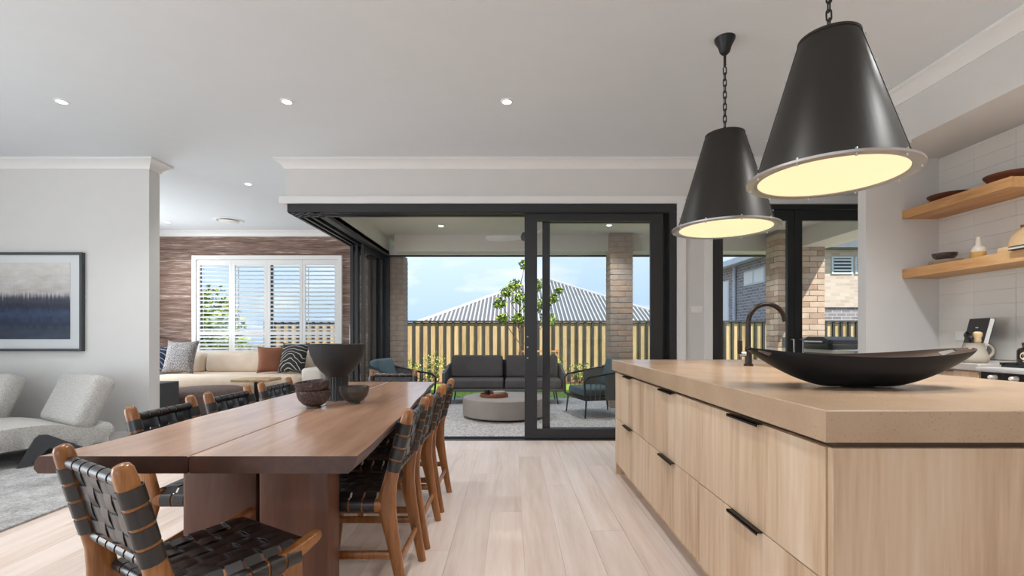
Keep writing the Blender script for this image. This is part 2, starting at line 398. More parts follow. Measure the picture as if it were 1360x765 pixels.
def tag(o, label=None, cat=None, group=None, kind=None):
    if label: o['label'] = label
    if cat: o['category'] = cat
    if group: o['group'] = group
    if kind: o['kind'] = kind
    return o
def thing(name, label, cat, loc=(0, 0, 0), rotz=0, group=None):
    o = bpy.data.objects.new(name, None); col.objects.link(o); o.empty_display_size = 0.1
    o.location = loc; o.rotation_euler = (0, 0, rotz)
    return tag(o, label, cat, group)
def struct(name, mb=None, mat=None, loc=(0, 0, 0)):
    o = mb.build(name, mat, None, loc) if mb else thing(name, None, None, loc)
    o['kind'] = 'structure'; return o
def kids(o): return [c for c in bpy.data.objects if c.parent == o]
def dup(root, loc, rotz=0, label=None, group=None):
    r = root.copy(); col.objects.link(r); r.location = loc; r.rotation_euler = (0, 0, rotz)
    if label: r['label'] = label
    if group: r['group'] = group
    for ch in kids(root):
        c = ch.copy(); col.objects.link(c); c.parent = r
        for g in kids(ch):
            d = g.copy(); col.objects.link(d); d.parent = c
    return r
def slab_with_holes(mb, axis, d0, d1, a0, a1, z0, z1, holes):
    """a wall in the plane axis=const ('y' or 'x') with rectangular holes (a,b,z0,z1), as boxes"""
    xs = sorted({a0, a1} | {h[0] for h in holes} | {h[1] for h in holes})
    for i in range(len(xs) - 1):
        p, q = xs[i], xs[i + 1]; mid = (p + q) / 2
        cut = sorted([(h[2], h[3]) for h in holes if h[0] <= mid <= h[1]])
        z = z0
        for (c0, c1) in cut + [(z1, z1)]:
            if c0 > z + 1e-5:
                if axis == 'y': mb.box(p, q, d0, d1, z, c0)
                else: mb.box(d0, d1, p, q, z, c0)
            z = max(z, c1)
    return mb
def frange(a, b, n): return [a + (b - a) * i / (n - 1) for i in range(n)]

# ------------------------------------------------------------------ the room
YB = 5.06           # plane of the back wall and of the picture wall
CEIL = 2.95
XL, XR, YR, YL = -6.4, 3.49, -3.6, 8.50
HEAD = 2.487
def build_room():
    # floor: base and planks
    base = MB().box(XL, 4.6, YR, YB + 0.04, -0.10, -0.004).box(XL, -2.35, YB + 0.04, YL, -0.10, -0.004)
    fl = struct('floor', base, 'oak_floor')
    pw, pl = 0.19, 2.2
    cache = {}
    x = -6.40; k = 0
    while x < 3.0:
        y = -0.4 - (k * 0.83) % pl
        yend = YB + 0.03 if x > -2.36 - pw else YL
        while y < yend:
            y0, y1 = max(y, -0.4), min(y + pl, yend)
            if y1 - y0 > 0.02:
                key = round(y1 - y0, 3)
                if key not in cache:
                    h = (y1 - y0) / 2 - 0.0008
                    b = pw / 2 - 0.0008
                    cache[key] = MB().box(-b, b, -h, h, -0.010, 0.0).mesh('plank', 'oak_floor', 0)
                link('plank', cache[key], fl, (x + pw / 2, (y0 + y1) / 2, 0))
            y += pl
        x += pw; k += 1
    # ceiling (main room plus living wing)
    struct('ceiling', MB().box(XL, 4.6, YR, YB + 0.2, CEIL, CEIL + 0.12).box(XL, -2.0, YB + 0.2, YL + 0.25, CEIL, CEIL + 0.12), 'ceiling_paint')
    # back wall with the sliding door hole and the french door hole
    w = MB(); slab_with_holes(w, 'y', YB, YB + 0.2, -2.38, 4.6, 0, CEIL, [(-2.38, 1.73, 0, HEAD), (2.10, 3.95, 0, HEAD)])
    struct('wall_back', w, 'wall_paint')
    struct('wall_picture', MB().box(XL, -3.81, YB, YB + 0.15, 0, CEIL), 'wall_paint')
    # wall over the side track of the corner opening
    struct('wall_side_head', MB().box(-2.38, -2.02, YB + 0.2, YL, HEAD - 0.02, CEIL).box(-2.38, -2.15, 8.0, YL, 0, HEAD), 'wall_paint')
    w = MB(); slab_with_holes(w, 'y', YL, YL + 0.2, XL, -2.15, 0, CEIL, [(-5.60, -3.01, 0.70, 2.49)])
    struct('wall_living', w, 'wallpaper')
    w = MB(); slab_with_holes(w, 'x', XL - 0.15, XL, YR, YL, 0, CEIL, [(-0.55, 2.65, 0.2, 2.5), (5.85, 7.85, 0.65, 2.35)])
    struct('wall_left', w, 'wall_paint')
    w = MB(); slab_with_holes(w, 'y', YR - 0.15, YR, XL, 4.6, 0, CEIL, [(-4.65, 0.25, 0.2, 2.5)])
    struct('wall_rear', w, 'wall_paint')
    wr = struct('wall_right', MB().box(XR, XR + 0.15, YR, 4.02, 0, CEIL), 'grout')
    tl = MB().box(0, 0.008, -0.1493, 0.1493, -0.0493, 0.0493).mesh('tile', 'tile_white', 0)
    z = 0.98
    while z < 2.54:
        y = 3.93 - 0.15
        while y > 1.6:
            link('tile', tl, wr, (XR - 0.008, y, z)); y -= 0.30
        z += 0.10
    struct('wall_nib', MB().box(2.886, XR, 3.93, 4.02, 0, CEIL), 'wall_paint')
    struct('wall_scullery', MB().box(4.45, 4.6, 4.02, YB, 0, CEIL).box(XR + 0.15, 4.45, 3.93, 4.02, 0, CEIL), 'wall_paint')
    struct('wall_bulkhead', MB().box(2.94, XR, YR, 3.93, 2.545, CEIL), 'wall_paint')
    # baseboards
    struct('baseboard_picture', MB().box(XL, -3.81, YB - 0.015, YB, 0, 0.09).box(-3.81, -3.795, YB - 0.015, YB + 0.15, 0, 0.09), 'trim_white')
    struct('baseboard_back', MB().box(1.83, 2.02, YB - 0.015, YB, 0, 0.09), 'trim_white')
    struct('baseboard_living', MB().box(XL, -2.38, YL - 0.015, YL, 0, 0.09), 'trim_white')
    # cornices: cove profile swept along the walls
    c = 0.09
    prof = [(0, -0.10), (0.012, -0.10), (0.016, -0.082), (0.040, -0.050), (0.074, -0.024), (0.088, -0.020), (0.088, 0.0), (0, 0)]
    def cornice(n, pts_dirs):
        mb = MB()
        for (p, q, nx, ny) in pts_dirs:
            d = (Vector(q) - Vector(p)).normalized()
            # mitre by lengthening outside corners
            vs_ = []
            for (pt, sgn) in ((p, p[2]), (q, q[2])):
                for (o, h) in prof:
                    vs_.append((pt[0] + nx * o + d.x * o * sgn, pt[1] + ny * o + d.y * o * sgn, CEIL + h))
            m = len(prof)
            mb.add(vs_, [tuple(range(m)), tuple(range(m, 2 * m))] + [(i, (i + 1) % m, m + (i + 1) % m, m + i) for i in range(m)])
        struct('trim_%d' % n, mb, 'trim_white')
    def seg(x0, y0, s0, x1, y1, s1, nx, ny):
        return ((x0, y0, s0), (x1, y1, s1), nx, ny)
    def fix(sg):
        (p, q, nx, ny) = sg
        a = Vector((p[0], p[1], 0)); b = Vector((q[0], q[1], 0)); return sg
    # third entry of a point: shift along the run per unit of projection (+ towards run direction)
    def run(x0, y0, e0, x1, y1, e1, nx, ny):
        return ((x0, y0, -e0), (x1, y1, e1), nx, ny)
    def cornice2(n, runs):
        mb = MB(); m = len(prof)
        for (p, q, nx, ny) in runs:
            d = Vector((q[0] - p[0], q[1] - p[1], 0)).normalized(); vs_ = []
            for pt in (p, q):
                for (o, h) in prof:
                    vs_.append((pt[0] + nx * o + d.x * o * pt[2], pt[1] + ny * o + d.y * o * pt[2], CEIL + h))
            mb.add(vs_, [tuple(range(m)), tuple(range(m, 2 * m))] + [(i, (i + 1) % m, m + (i + 1) % m, m + i) for i in range(m)])
        struct('trim_%d' % n, mb, 'trim_white')
    cornice2(1, [run(XL, YB, -1, -3.81, YB, 1, 0, -1), run(-3.81, YB, 1, -3.81, YB + 0.15, 1, 1, 0), run(XL, YB + 0.15, -1, -3.81, YB + 0.15, 1, 0, 1)])
    cornice2(2, [run(-2.38, YB, 1, 4.4, YB, 0, 0, -1), run(-2.38, YB, 1, -2.38, YL, -1, -1, 0)])
    cornice2(3, [run(XL, YL, -1, -2.38, YL, -1, 0, -1)])
    cornice2(4, [run(2.94, YR, -1, 2.94, 3.93, 0, -1, 0), run(XL, YR, -1, XL, YB, -1, 1, 0)])
    # architraves
    t = MB()
    t.box(-2.38, 1.82, YB - 0.02, YB, HEAD, HEAD + 0.075).box(-2.44, -2.38, YB - 0.02, YB + 0.2, HEAD, HEAD + 0.075)
    t.box(1.73, 1.82, YB - 0.02, YB, 0, HEAD)
    struct('trim_5', t, 'trim_white')
    t = MB(); t.box(2.02, 4.04, YB - 0.02, YB, HEAD, HEAD + 0.075).box(2.02, 2.10, YB - 0.02, YB, 0, HEAD).box(3.95, 4.04, YB - 0.02, YB, 0, HEAD)
    struct('trim_6', t, 'trim_white')
    struct('trim_7', MB().box(-2.44, -2.38, YB + 0.2, 8.0, HEAD, HEAD + 0.075), 'trim_white')
build_room()

def panel(parent, axis, d0, d1, a0, a1, z0, z1, stile=0.075, top=0.075, bot=0.10, name='door_panel'):
    """one glazed sash: stiles and rails in one frame mesh, the glass its sub-part"""
    mb = MB()
    def bx(p, q, zz0, zz1, e0=d0, e1=d1):
        if axis == 'y': mb.box(p, q, e0, e1, zz0, zz1)
        else: mb.box(e0, e1, p, q, zz0, zz1)
    bx(a0, a0 + stile, z0, z1); bx(a1 - stile, a1, z0, z1); bx(a0 + stile, a1 - stile, z1 - top, z1); bx(a0 + stile, a1 - stile, z0, z0 + bot)
    o = mb.build(name, 'frame_dark', parent)
    g = MB(); m = (d0 + d1) / 2
    if axis == 'y': g.add([(a0 + stile - .01, m, z0 + bot - .01), (a1 - stile + .01, m, z0 + bot - .01), (a1 - stile + .01, m, z1 - top + .01), (a0 + stile - .01, m, z1 - top + .01)], [(0, 1, 2, 3)])
    else: g.add([(m, a0 + stile - .01, z0 + bot - .01), (m, a1 - stile + .01, z0 + bot - .01), (m, a1 - stile + .01, z1 - top + .01), (m, a0 + stile - .01, z1 - top + .01)], [(0, 1, 2, 3)])
    g.build('pane', 'door_glass', o, smooth=0)
    return o

def build_doors():
    d1 = struct('door_1')
    H0 = 2.395
    hd = MB()                               # front head: fascia, grooves between tracks
    hd.box(-2.36, 1.73, YB, YB + 0.02, H0 + 0.005, HEAD)
    for (a, b) in ((0.02, 0.05), (0.085, 0.115), (0.15, 0.20)): hd.box(-2.36, 1.73, YB + a, YB + b, H0, HEAD)
    hd.box(-2.36, 1.73, YB + 0.02, YB + 0.20, H0 + 0.05, HEAD)
    hd.build('head_track', 'frame_dark', d1)
    sd = MB()
    for (a, b) in ((-2.36, -2.33), (-2.29, -2.26), (-2.20, -2.17), (-2.10, -2.02)): sd.box(a, b, YB + 0.02, 8.0, H0, HEAD)
    sd.box(-2.36, -2.02, YB + 0.02, 8.0, H0 + 0.04, HEAD - 0.021)
    sd.build('side_head_track', 'frame_dark', d1)
    MB().box(-2.33, -2.29, YB + 0.2, 8.0, H0 + 0.034, H0 + 0.0405).build('track_guide', 'track_metal', d1)
    jb = MB().box(1.655, 1.73, YB + 0.0, YB + 0.2, 0.01, H0).build('jamb', 'frame_dark', d1)
    MB().box(-2.36, -2.02, 7.94, 8.0, 0.01, H0).build('side_jamb', 'frame_dark', d1)
    sill = MB().box(-2.36, 1.73, YB + 0.0, YB + 0.03, -0.09, 0.008).box(-2.36, 1.73, YB + 0.03, YB + 0.2, -0.09, 0.0)
    for a in (0.06, 0.10, 0.15): sill.box(-2.36, 1.73, YB + a, YB + a + 0.008, 0, 0.012)
    sill.build('sill_track', 'frame_dark', d1)
    s2 = MB().box(-2.36, -2.02, YB + 0.2, 8.0, -0.09, 0.0)
    for a in (-2.31, -2.23, -2.14): s2.box(a, a + 0.008, YB + 0.2, 8.0, 0, 0.012)
    s2.build('side_sill_track', 'frame_dark', d1)
    pa = panel(d1, 'y', YB + 0.045, YB + 0.085, 0.134, 1.60, 0.012, H0 + 0.035, 0.132, 0.115, 0.10)
    lk = MB()
    for z in (1.09, 0.98, 0.865): lk.lathe([(0, -0.004), (0.008, -0.004), (0.009, 0.004), (0, 0.004)], 10)
    lk = MB()
    for z in (1.09, 0.98, 0.865):
        s0 = len(lk.v); lk.lathe([(0.0, 0), (0.009, 0), (0.007, 0.006), (0, 0.006)], 10)
        lk.xf(Matrix.Translation((0.165, YB + 0.045, z)) @ Matrix.Rotation(radians(90), 4, 'X'), s0)
    lk.build('lock', 'steel', pa)
    panel(d1, 'y', YB + 0.115, YB + 0.155, 0.327, 1.655, 0.012, H0 + 0.035, 0.080, 0.115, 0.10)
    # the three sashes slid open along the side track
    for i, (x, y0) in enumerate(((-2.325, 6.98), (-2.235, 6.92), (-2.13, 6.86))):
        p = panel(d1, 'x', x - 0.02, x + 0.02, y0, 7.94, 0.012, H0 + 0.035, 0.09, 0.09, 0.10)
        if i == 0: MB().rbox(-2.365, -2.345, y0 + 0.035, y0 + 0.055, 0.9, 1.25, 0.004).build('pull', 'steel', p)
    # french doors to the scullery side
    d2 = struct('door_2')
    f = MB().box(2.10, 2.155, YB + 0.02, YB + 0.12, 0.01, HEAD).box(3.89, 3.95, YB + 0.02, YB + 0.12, 0.01, HEAD).box(2.155, 3.89, YB + 0.02, YB + 0.12, HEAD - 0.05, HEAD).box(2.10, 3.95, YB + 0.02, YB + 0.12, -0.09, 0.012)
    f.build('frame', 'frame_dark', d2)
    for i, (a, b) in enumerate(((2.16, 2.995), (3.0, 3.885))):
        p = panel(d2, 'y', YB + 0.045, YB + 0.085, a, b, 0.015, HEAD - 0.055, 0.075, 0.11, 0.12)
        x = b - 0.04 if i == 0 else a + 0.05
        h = MB()
        h.tube([(x, YB + 0.045, 1.06), (x, YB - 0.01, 1.06), (x, YB - 0.012, 1.05), (x, YB - 0.012, 0.90), (x, YB - 0.01, 0.89), (x, YB + 0.045, 0.89)], 0.009, 8)
        h.build('handle', 'steel', p)
    # unseen rear and side window frames, added to go with the fill lights
    for n, (axis, pos, a0, a1, k, b0, b1) in enumerate((('y', YR - 0.08, -4.65, 0.25, 4, 0.2, 2.5), ('x', XL - 0.08, -0.55, 2.65, 2, 0.2, 2.5), ('x', XL - 0.08, 5.85, 7.85, 2, 0.65, 2.35))):
        wn = struct('window_%d' % (n + 2)); mb = MB()
        for i in range(k + 1):
            c = a0 + (a1 - a0) * i / k; e0, e1 = max(a0, c - 0.03), min(a1, c + 0.03)
            if axis == 'y': mb.box(e0, e1, pos - 0.03, pos + 0.03, b0, b1)
            else: mb.box(pos - 0.03, pos + 0.03, e0, e1, b0, b1)
        for (z0, z1) in ((b0, b0 + 0.06), (b1 - 0.06, b1)):
            if axis == 'y': mb.box(a0, a1, pos - 0.03, pos + 0.03, z0, z1)
            else: mb.box(pos - 0.03, pos + 0.03, a0, a1, z0, z1)
        mb.build('window_frame', 'frame_dark', wn)
build_doors()

def build_shutters():
    w = struct('window_1')
    x0, x1, z0, z1 = -5.62, -2.99, 0.68, 2.51
    f = MB()
    for (a, b, c, d) in ((x0, x0 + 0.07, z0, z1), (x1 - 0.07, x1, z0, z1), (x0 + .07, x1 - .07, z1 - 0.07, z1), (x0 + .07, x1 - .07, z0, z0 + 0.07)):
        f.box(a, b, YL - 0.05, YL + 0.05, c, d)
    f.build('window_frame', 'shutter_white', w)
    g = MB().add([(x0, YL + 0.17, z0), (x1, YL + 0.17, z0), (x1, YL + 0.17, z1), (x0, YL + 0.17, z1)], [(0, 1, 2, 3)])
    g.build('pane', 'window_glass', w, smooth=0)
    MB().box(x0, x1, YL + 0.14, YL + 0.16, 1.12, 1.16).box(-4.33, -4.29, YL + 0.14, YL + 0.16, z0, z1).build('sash_frame', 'frame_dark', w)
    ix0, ix1 = x0 + 0.075, x1 - 0.075
    pw = (ix1 - ix0) / 4
    lw = pw - 0.104
    lou = MB()
    n = 12; pts = []
    for k in range(n):
        a = 2 * pi * k / n; pts.append((0.036 * cos(a), 0.0055 * sin(a)))
    lou.prism(pts, 'x', -lw / 2, lw / 2)
    lm = lou.xf(Matrix.Rotation(radians(26), 4, 'X')).mesh('louver', 'shutter_white', 50)
    for i in range(4):
        a = ix0 + i * pw + 0.002; b = a + pw - 0.004
        p = MB()
        p.box(a, a + 0.05, YL - 0.03, YL + 0.0, z0 + 0.075, z1 - 0.075).box(b - 0.05, b, YL - 0.03, YL, z0 + 0.075, z1 - 0.075)
        for (c, d) in ((z1 - 0.165, z1 - 0.075), (1.115, 1.175), (z0 + 0.075, z0 + 0.17)): p.box(a + 0.05, b - 0.05, YL - 0.03, YL, c, d)
        po = p.build('shutter_panel', 'shutter_white', w)
        for (lo, hi) in ((1.175, z1 - 0.165), (z0 + 0.17, 1.115)):
            k = int(round((hi - lo) / 0.0735))
            for j in range(k):
                link('louver', lm, po, ((a + b) / 2, YL - 0.015, lo + (hi - lo) * (j + 0.5) / k))
        MB().box(a + 0.075, a + 0.087, YL + 0.028, YL + 0.036, 1.2, z1 - 0.18).build('tilt_rod', 'shutter_white', po)
build_shutters()

# ------------------------------------------------------------------ kitchen island
def build_island():
    X0, X1, Y0, Y1 = 0.80, 2.10, 1.228, 3.86
    TOP, TH = 0.91, 0.082
    isl = thing('kitchen_island', 'long kitchen island with pale wood drawers and a thick tan stone top', 'kitchen island', (1.45, 2.54, 0))
    ox, oy = -1.45, -2.54
    def mk(mb): return mb.xf(Matrix.Translation((ox, oy, 0)))
    SX0, SX1, SY0, SY1 = 1.56, 1.94, 2.86, 3.27
    bm = bmesh.new(); e = 0.003
    loops = [[(X0 + e, Y0 + e), (X1 - e, Y0 + e), (X1 - e, Y1 - e), (X0 + e, Y1 - e)], [(X0, Y0), (X1, Y0), (X1, Y1), (X0, Y1)], [(SX0, SY0), (SX1, SY0), (SX1, SY1), (SX0, SY1)]]
    def ringv(lp, z): return [bm.verts.new((x, y, z)) for x, y in lp]
    ti, to, ht = ringv(loops[0], TOP), ringv(loops[1], TOP - e), ringv(loops[2], TOP)
    bo, hb = ringv(loops[1], TOP - TH), ringv(loops[2], TOP - TH)
    for i in range(4):
        j = (i + 1) % 4
        for a, b in ((ti, to), (to, bo), (bo, hb), (hb, ht), (ht, ti)): bm.faces.new((a[i], a[j], b[j], b[i]))
    wm = MB(); wm.frombm(bm); bm.free(); mk(wm).build('worktop', 'island_stone', isl, smooth=0)
    fx = X0 + 0.022
    mk(MB().box(fx + 0.03, fx + 0.05, Y0 + 0.04, Y1 - 0.04, 0.10, TOP - TH).box(X1 - 0.06, X1 - 0.041, Y0 + 0.04, Y1 - 0.04, 0.10, TOP - TH).box(fx + 0.05, X1 - 0.06, Y0 + 0.04, Y0 + 0.06, 0.10, TOP - TH).box(fx + 0.05, X1 - 0.06, Y1 - 0.06, Y1 - 0.04, 0.10, TOP - TH).box(fx + 0.05, X1 - 0.06, Y0 + 0.06, Y1 - 0.06, 0.10, 0.12)).build('carcass', 'carcass_shade', isl)
    mk(MB().box(fx + 0.07, X1 - 0.08, Y0 + 0.05, Y1 - 0.04, 0.0, 0.10)).build('plinth', 'ash_panel', isl)
    mk(MB().rbox(fx + 0.004, X1 - 0.02, Y0 + 0.012, Y0 + 0.034, 0.0, TOP - TH - 0.018, 0.0015, 1)).build('end_panel', 'ash_panel', isl)
    mk(MB().rbox(fx + 0.004, X1 - 0.02, Y1 - 0.034, Y1 - 0.012, 0.0, TOP - TH - 0.018, 0.0015, 1)).build('far_end_panel', 'ash_panel', isl)
    mk(MB().rbox(X1 - 0.04, X1 - 0.02, Y0 + 0.034, Y1 - 0.034, 0.0, TOP - TH - 0.018, 0.0015, 1)).build('back_panel', 'ash_panel', isl)
    ys = frange(Y0 + 0.036, Y1 - 0.036, 4)
    zs = [(0.10, 0.452), (0.456, TOP - TH - 0.020)]
    for i in range(3):
        for (z0, z1) in zs:
            d = mk(MB().rbox(fx, fx + 0.022, ys[i] + 0.0015, ys[i + 1] - 0.0015, z0, z1, 0.0012, 1)).build('drawer_front', 'ash_panel', isl)
            yc = (ys[i] + ys[i + 1]) / 2; L = 0.22
            hm = MB()
            hm.box(fx - 0.022, fx - 0.0, yc - L / 2, yc + L / 2, z1 - 0.0005, z1 + 0.0025)
            hm.box(fx - 0.022, fx - 0.018, yc - L / 2, yc + L / 2, z1 - 0.007, z1 + 0.0025)
            mk(hm).build('handle', 'handle_bronze', d)
    # undermount sink shown as a dark basin ring in the top
    sk = thing('kitchen_sink', 'dark undermount sink set in the island top beside the tap', 'sink', (1.75, 3.065, TOP - TH - 0.17))
    w, d, t_, h = 0.20, 0.215, 0.012, 0.168
    MB().box(-w, w, -d, d, 0, t_).box(-w, -w + t_, -d, d, t_, h).box(w - t_, w, -d, d, t_, h).box(-w + t_, w - t_, -d, -d + t_, t_, h).box(-w + t_, w - t_, d - t_, d, t_, h).build('basin', 'black_metal', sk)
    MB().lathe([(0, t_), (0.045, t_), (0.04, t_ + 0.004), (0, t_ + 0.002)], 24).build('drain', 'steel', sk)
    # tap
    tp = thing('kitchen_tap', 'dark bronze gooseneck tap with side lever on the island', 'tap', (1.492, 3.04, TOP))
    MB().lathe([(0.0, 0), (0.028, 0), (0.028, 0.012), (0.021, 0.016), (0.021, 0.11), (0.016, 0.12), (0.0, 0.12)], 20).build('body', 'tap_bronze', tp)
    pth = [(0, 0, 0.11), (0, 0, 0.27)] + [(0.115 - 0.115 * cos(a), 0, 0.275 + 0.115 * sin(a)) for a in frange(0.0, pi * 0.90, 16)]
    pth.append((pth[-1][0] + 0.006, 0, pth[-1][2] - 0.03))
    MB().tube(pth, 0.0145, 14, side=(0, 1, 0)).build('spout', 'tap_bronze', tp)
    lv = MB().tube([(-0.02, 0, 0.075), (-0.05, 0, 0.075)], 0.017, 14, side=(0, 0, 1)); l1 = lv.build('lever_hub', 'steel', tp)
    MB().rbox(-0.068, -0.040, -0.009, 0.009, 0.075, 0.165, 0.008, 3).build('lever', 'tap_bronze', tp)
build_island()

def build_boat_bowl():
    t = thing('boat_bowl', 'long black boat shaped bowl with pierced ends on the island top', 'bowl', (1.290, 1.80, 0.911), radians(-3))
    L, Wd, H = 0.402, 0.15, 0.145
    NS, NT = 90, 14
    def pt(s, a, off):                       # s in -1..1 along, a in -1..1 across
        e = abs(s)
        half = Wd * (1 - e ** 2.6) ** 0.62 + 0.012
        rim = H * (0.80 + 0.20 * e ** 2.0)
        keel = H * 0.96 * max(0.0, (e - 0.26) / 0.74) ** 1.6
        keel = min(keel, rim - 0.012)
        x = s * L; y = half * sin(a * pi / 2)
        z = keel + (rim - keel) * (1 - cos(a * pi / 2)) ** 0.85
        n = off
        return (x, y * (1 - n / max(half, .02)), z + n * (cos(a * pi / 2)) if n else z)
    out = MB(); inn = MB()
    ss = [sin(v * pi / 2) for v in frange(-1, 1, NS)]
    aa = frange(-1, 1, 2 * NT + 1)
    M = len(aa)
    hole = lambda s: 0.885 < abs(s) < 0.955
    vo = [pt(s, a, 0) for s in ss for a in aa]; vi = [pt(s, a, 0.006) for s in ss for a in aa]
    fs, fi = [], []
    def ishole(i, j):
        s = (ss[i] + ss[i + 1]) / 2; a = abs((aa[j] + aa[j + 1]) / 2)
        return 0.86 < abs(s) < 0.945 and 0.45 < a < 0.80
    for i in range(NS - 1):
        for j in range(M - 1):
            if ishole(i, j): continue
            q = (i * M + j, (i + 1) * M + j, (i + 1) * M + j + 1, i * M + j + 1)
            fs.append(q); fi.append(q[::-1])
    N = len(vo); rim = []
    for i in range(NS - 1):
        for j in (0, M - 1):
            rim.append((i * M + j, (i + 1) * M + j, N + (i + 1) * M + j, N + i * M + j))
    body = MB().add(vo, fs); body.build('shell', 'bowl_black', t, smooth=60)
    inner = MB().add(vo + vi, [tuple(k + N for k in f) for f in fi] + rim); inner.build('lining', 'bowl_inside', t, smooth=60)
    MB().lathe([(0.0, -0.001), (0.055, -0.001), (0.05, 0.008), (0, 0.008)], 24).build('foot', 'bowl_black', t)
build_boat_bowl()

# ------------------------------------------------------------------ pendants
def build_pendants():
    Z = 1.76; R = 0.315; H = 0.585; RT = 0.112
    p = thing('pendant_lamp', 'x', 'pendant lamp', (1.325, 3.0, Z))
    shell = MB().lathe([(RT, H), (R - 0.035, 0.012), (R - 0.039, 0.012), (RT - 0.004, H - 0.004)], 64, close=True); shell.build('shade', 'bronze', p)
    MB().lathe([(0, H - 0.006), (RT - 0.002, H - 0.006), (RT + 0.004, H - 0.004), (RT + 0.004, H + 0.006), (RT - 0.012, H + 0.008), (RT - 0.02, H + 0.002), (0, H + 0.012)], 48).build('shade_cap', 'bronze', p)
    rimm = MB().lathe([(R - 0.045, 0.016), (R - 0.038, 0.022), (R - 0.030, 0.016), (R, 0.012), (R, 0.003), (R - 0.028, 0.0), (R - 0.045, 0.004)], 72, close=True)
    rm = rimm.build('rim', 'steel', p)
    bl = MB().lathe([(0, -0.008), (0.0042, -0.008), (0.0042, 0.020), (0.003, 0.023), (0, 0.023)], 8).mesh('rim_bolt', 'steel')
    for k in range(10):
        a = 2 * pi * (k + 0.3) / 10
        link('rim_bolt', bl, rm, ((R - 0.014) * cos(a), (R - 0.014) * sin(a), 0))
    MB().lathe([(0, 0.014), (R - 0.046, 0.010), (R - 0.046, 0.006), (0, 0.006)], 64).build('diffuser', 'pendant_diffuser', p)
    for a0 in (167, -35):
        a = radians(a0); sm = MB(); rv = MB()
        n = 10
        for k in range(n - 1):
            z0, z1 = 0.03 + (H - 0.04) * k / (n - 1), 0.03 + (H - 0.04) * (k + 1) / (n - 1)
        sec = [(-0.012, -0.001), (0.012, -0.001), (0.012, 0.003), (-0.012, 0.003)]
        rr = lambda z: (R - 0.035) + (RT - R + 0.035) * (z - 0.012) / (H - 0.012) + 0.001
        sm.sweep([(rr(z) * cos(a), rr(z) * sin(a), z) for z in (0.02, H)], sec, (-sin(a), cos(a), 0))
        so = sm.build('seam_strip', 'bronze', p)
        for z in frange(0.08, H - 0.03, 5):
            c = Vector((rr(z) * cos(a), rr(z) * sin(a), z))
            rv = MB(); s0 = 0; rv.lathe([(0, 0), (0.006, 0), (0.005, 0.004), (0, 0.006)], 8)
            rv.xf(Matrix.Translation(c + Vector((cos(a), sin(a), 0.25)) * 0.003) @ Vector((cos(a), sin(a), 0.36)).to_track_quat('Z', 'Y').to_matrix().to_4x4(), s0)
            rv.build('rivet', 'steel', so)
    ch = MB(); top = CEIL - Z
    MB().lathe([(0.0, top), (0.062, top), (0.060, top - 0.012), (0.040, top - 0.050), (0.030, top - 0.085), (0.018, top - 0.098), (0, top - 0.10)][::-1], 28).build('ceiling_canopy', 'chain_metal', p)
    MB().tube([(0, 0, top - 0.17), (0, 0, top - 0.09)], 0.008, 10).build('stem', 'chain_metal', p)
    MB().lathe([(0.011, 0.0), (0.011, 0.018), (0.004, 0.022), (0.0, 0.022)], 12, (0, 0, H)).build('cap_loop', 'chain_metal', p)
    z = H + 0.030; k = 0; pitch = 0.0375
    while z < top - 0.165:
        pts = []
        for i in range(14):
            a = 2 * pi * i / 14; u = 0.010 * cos(a); w = 0.0255 * sin(a)
            if sin(a) > 0: w = 0.012 + 0.0125 * sin(a)
            else: w = -0.012 + 0.0125 * sin(a)
            pts.append((u, 0, z + w) if k % 2 == 0 else (0, u, z + w))
        ch.tube(pts, 0.0034, 6, closed=True, side=(0, 1, 0) if k % 2 == 0 else (1, 0, 0))
        z += pitch; k += 1
    ch.build('chain', 'chain_metal', p)
    p['label'] = 'dark bronze cone pendant lamp with riveted rim hung near the tap end of the island'
    p['group'] = 'cone pendants over the island'
    q = dup(p, (1.335, 2.03, Z), radians(-10), 'dark bronze cone pendant lamp with riveted rim hung above the black boat bowl')
    for k, o in enumerate((p, q)):
        d = bpy.data.lights.new('pendant_bulb', 'SPOT'); d.energy = 11; d.color = (1.0, 0.84, 0.60); d.spot_size = radians(140); d.spot_blend = 0.6; d.shadow_soft_size = 0.2
        l = bpy.data.objects.new('pendant_bulb', d); col.objects.link(l); l.location = (o.location.x, o.location.y, Z - 0.02)
build_pendants()

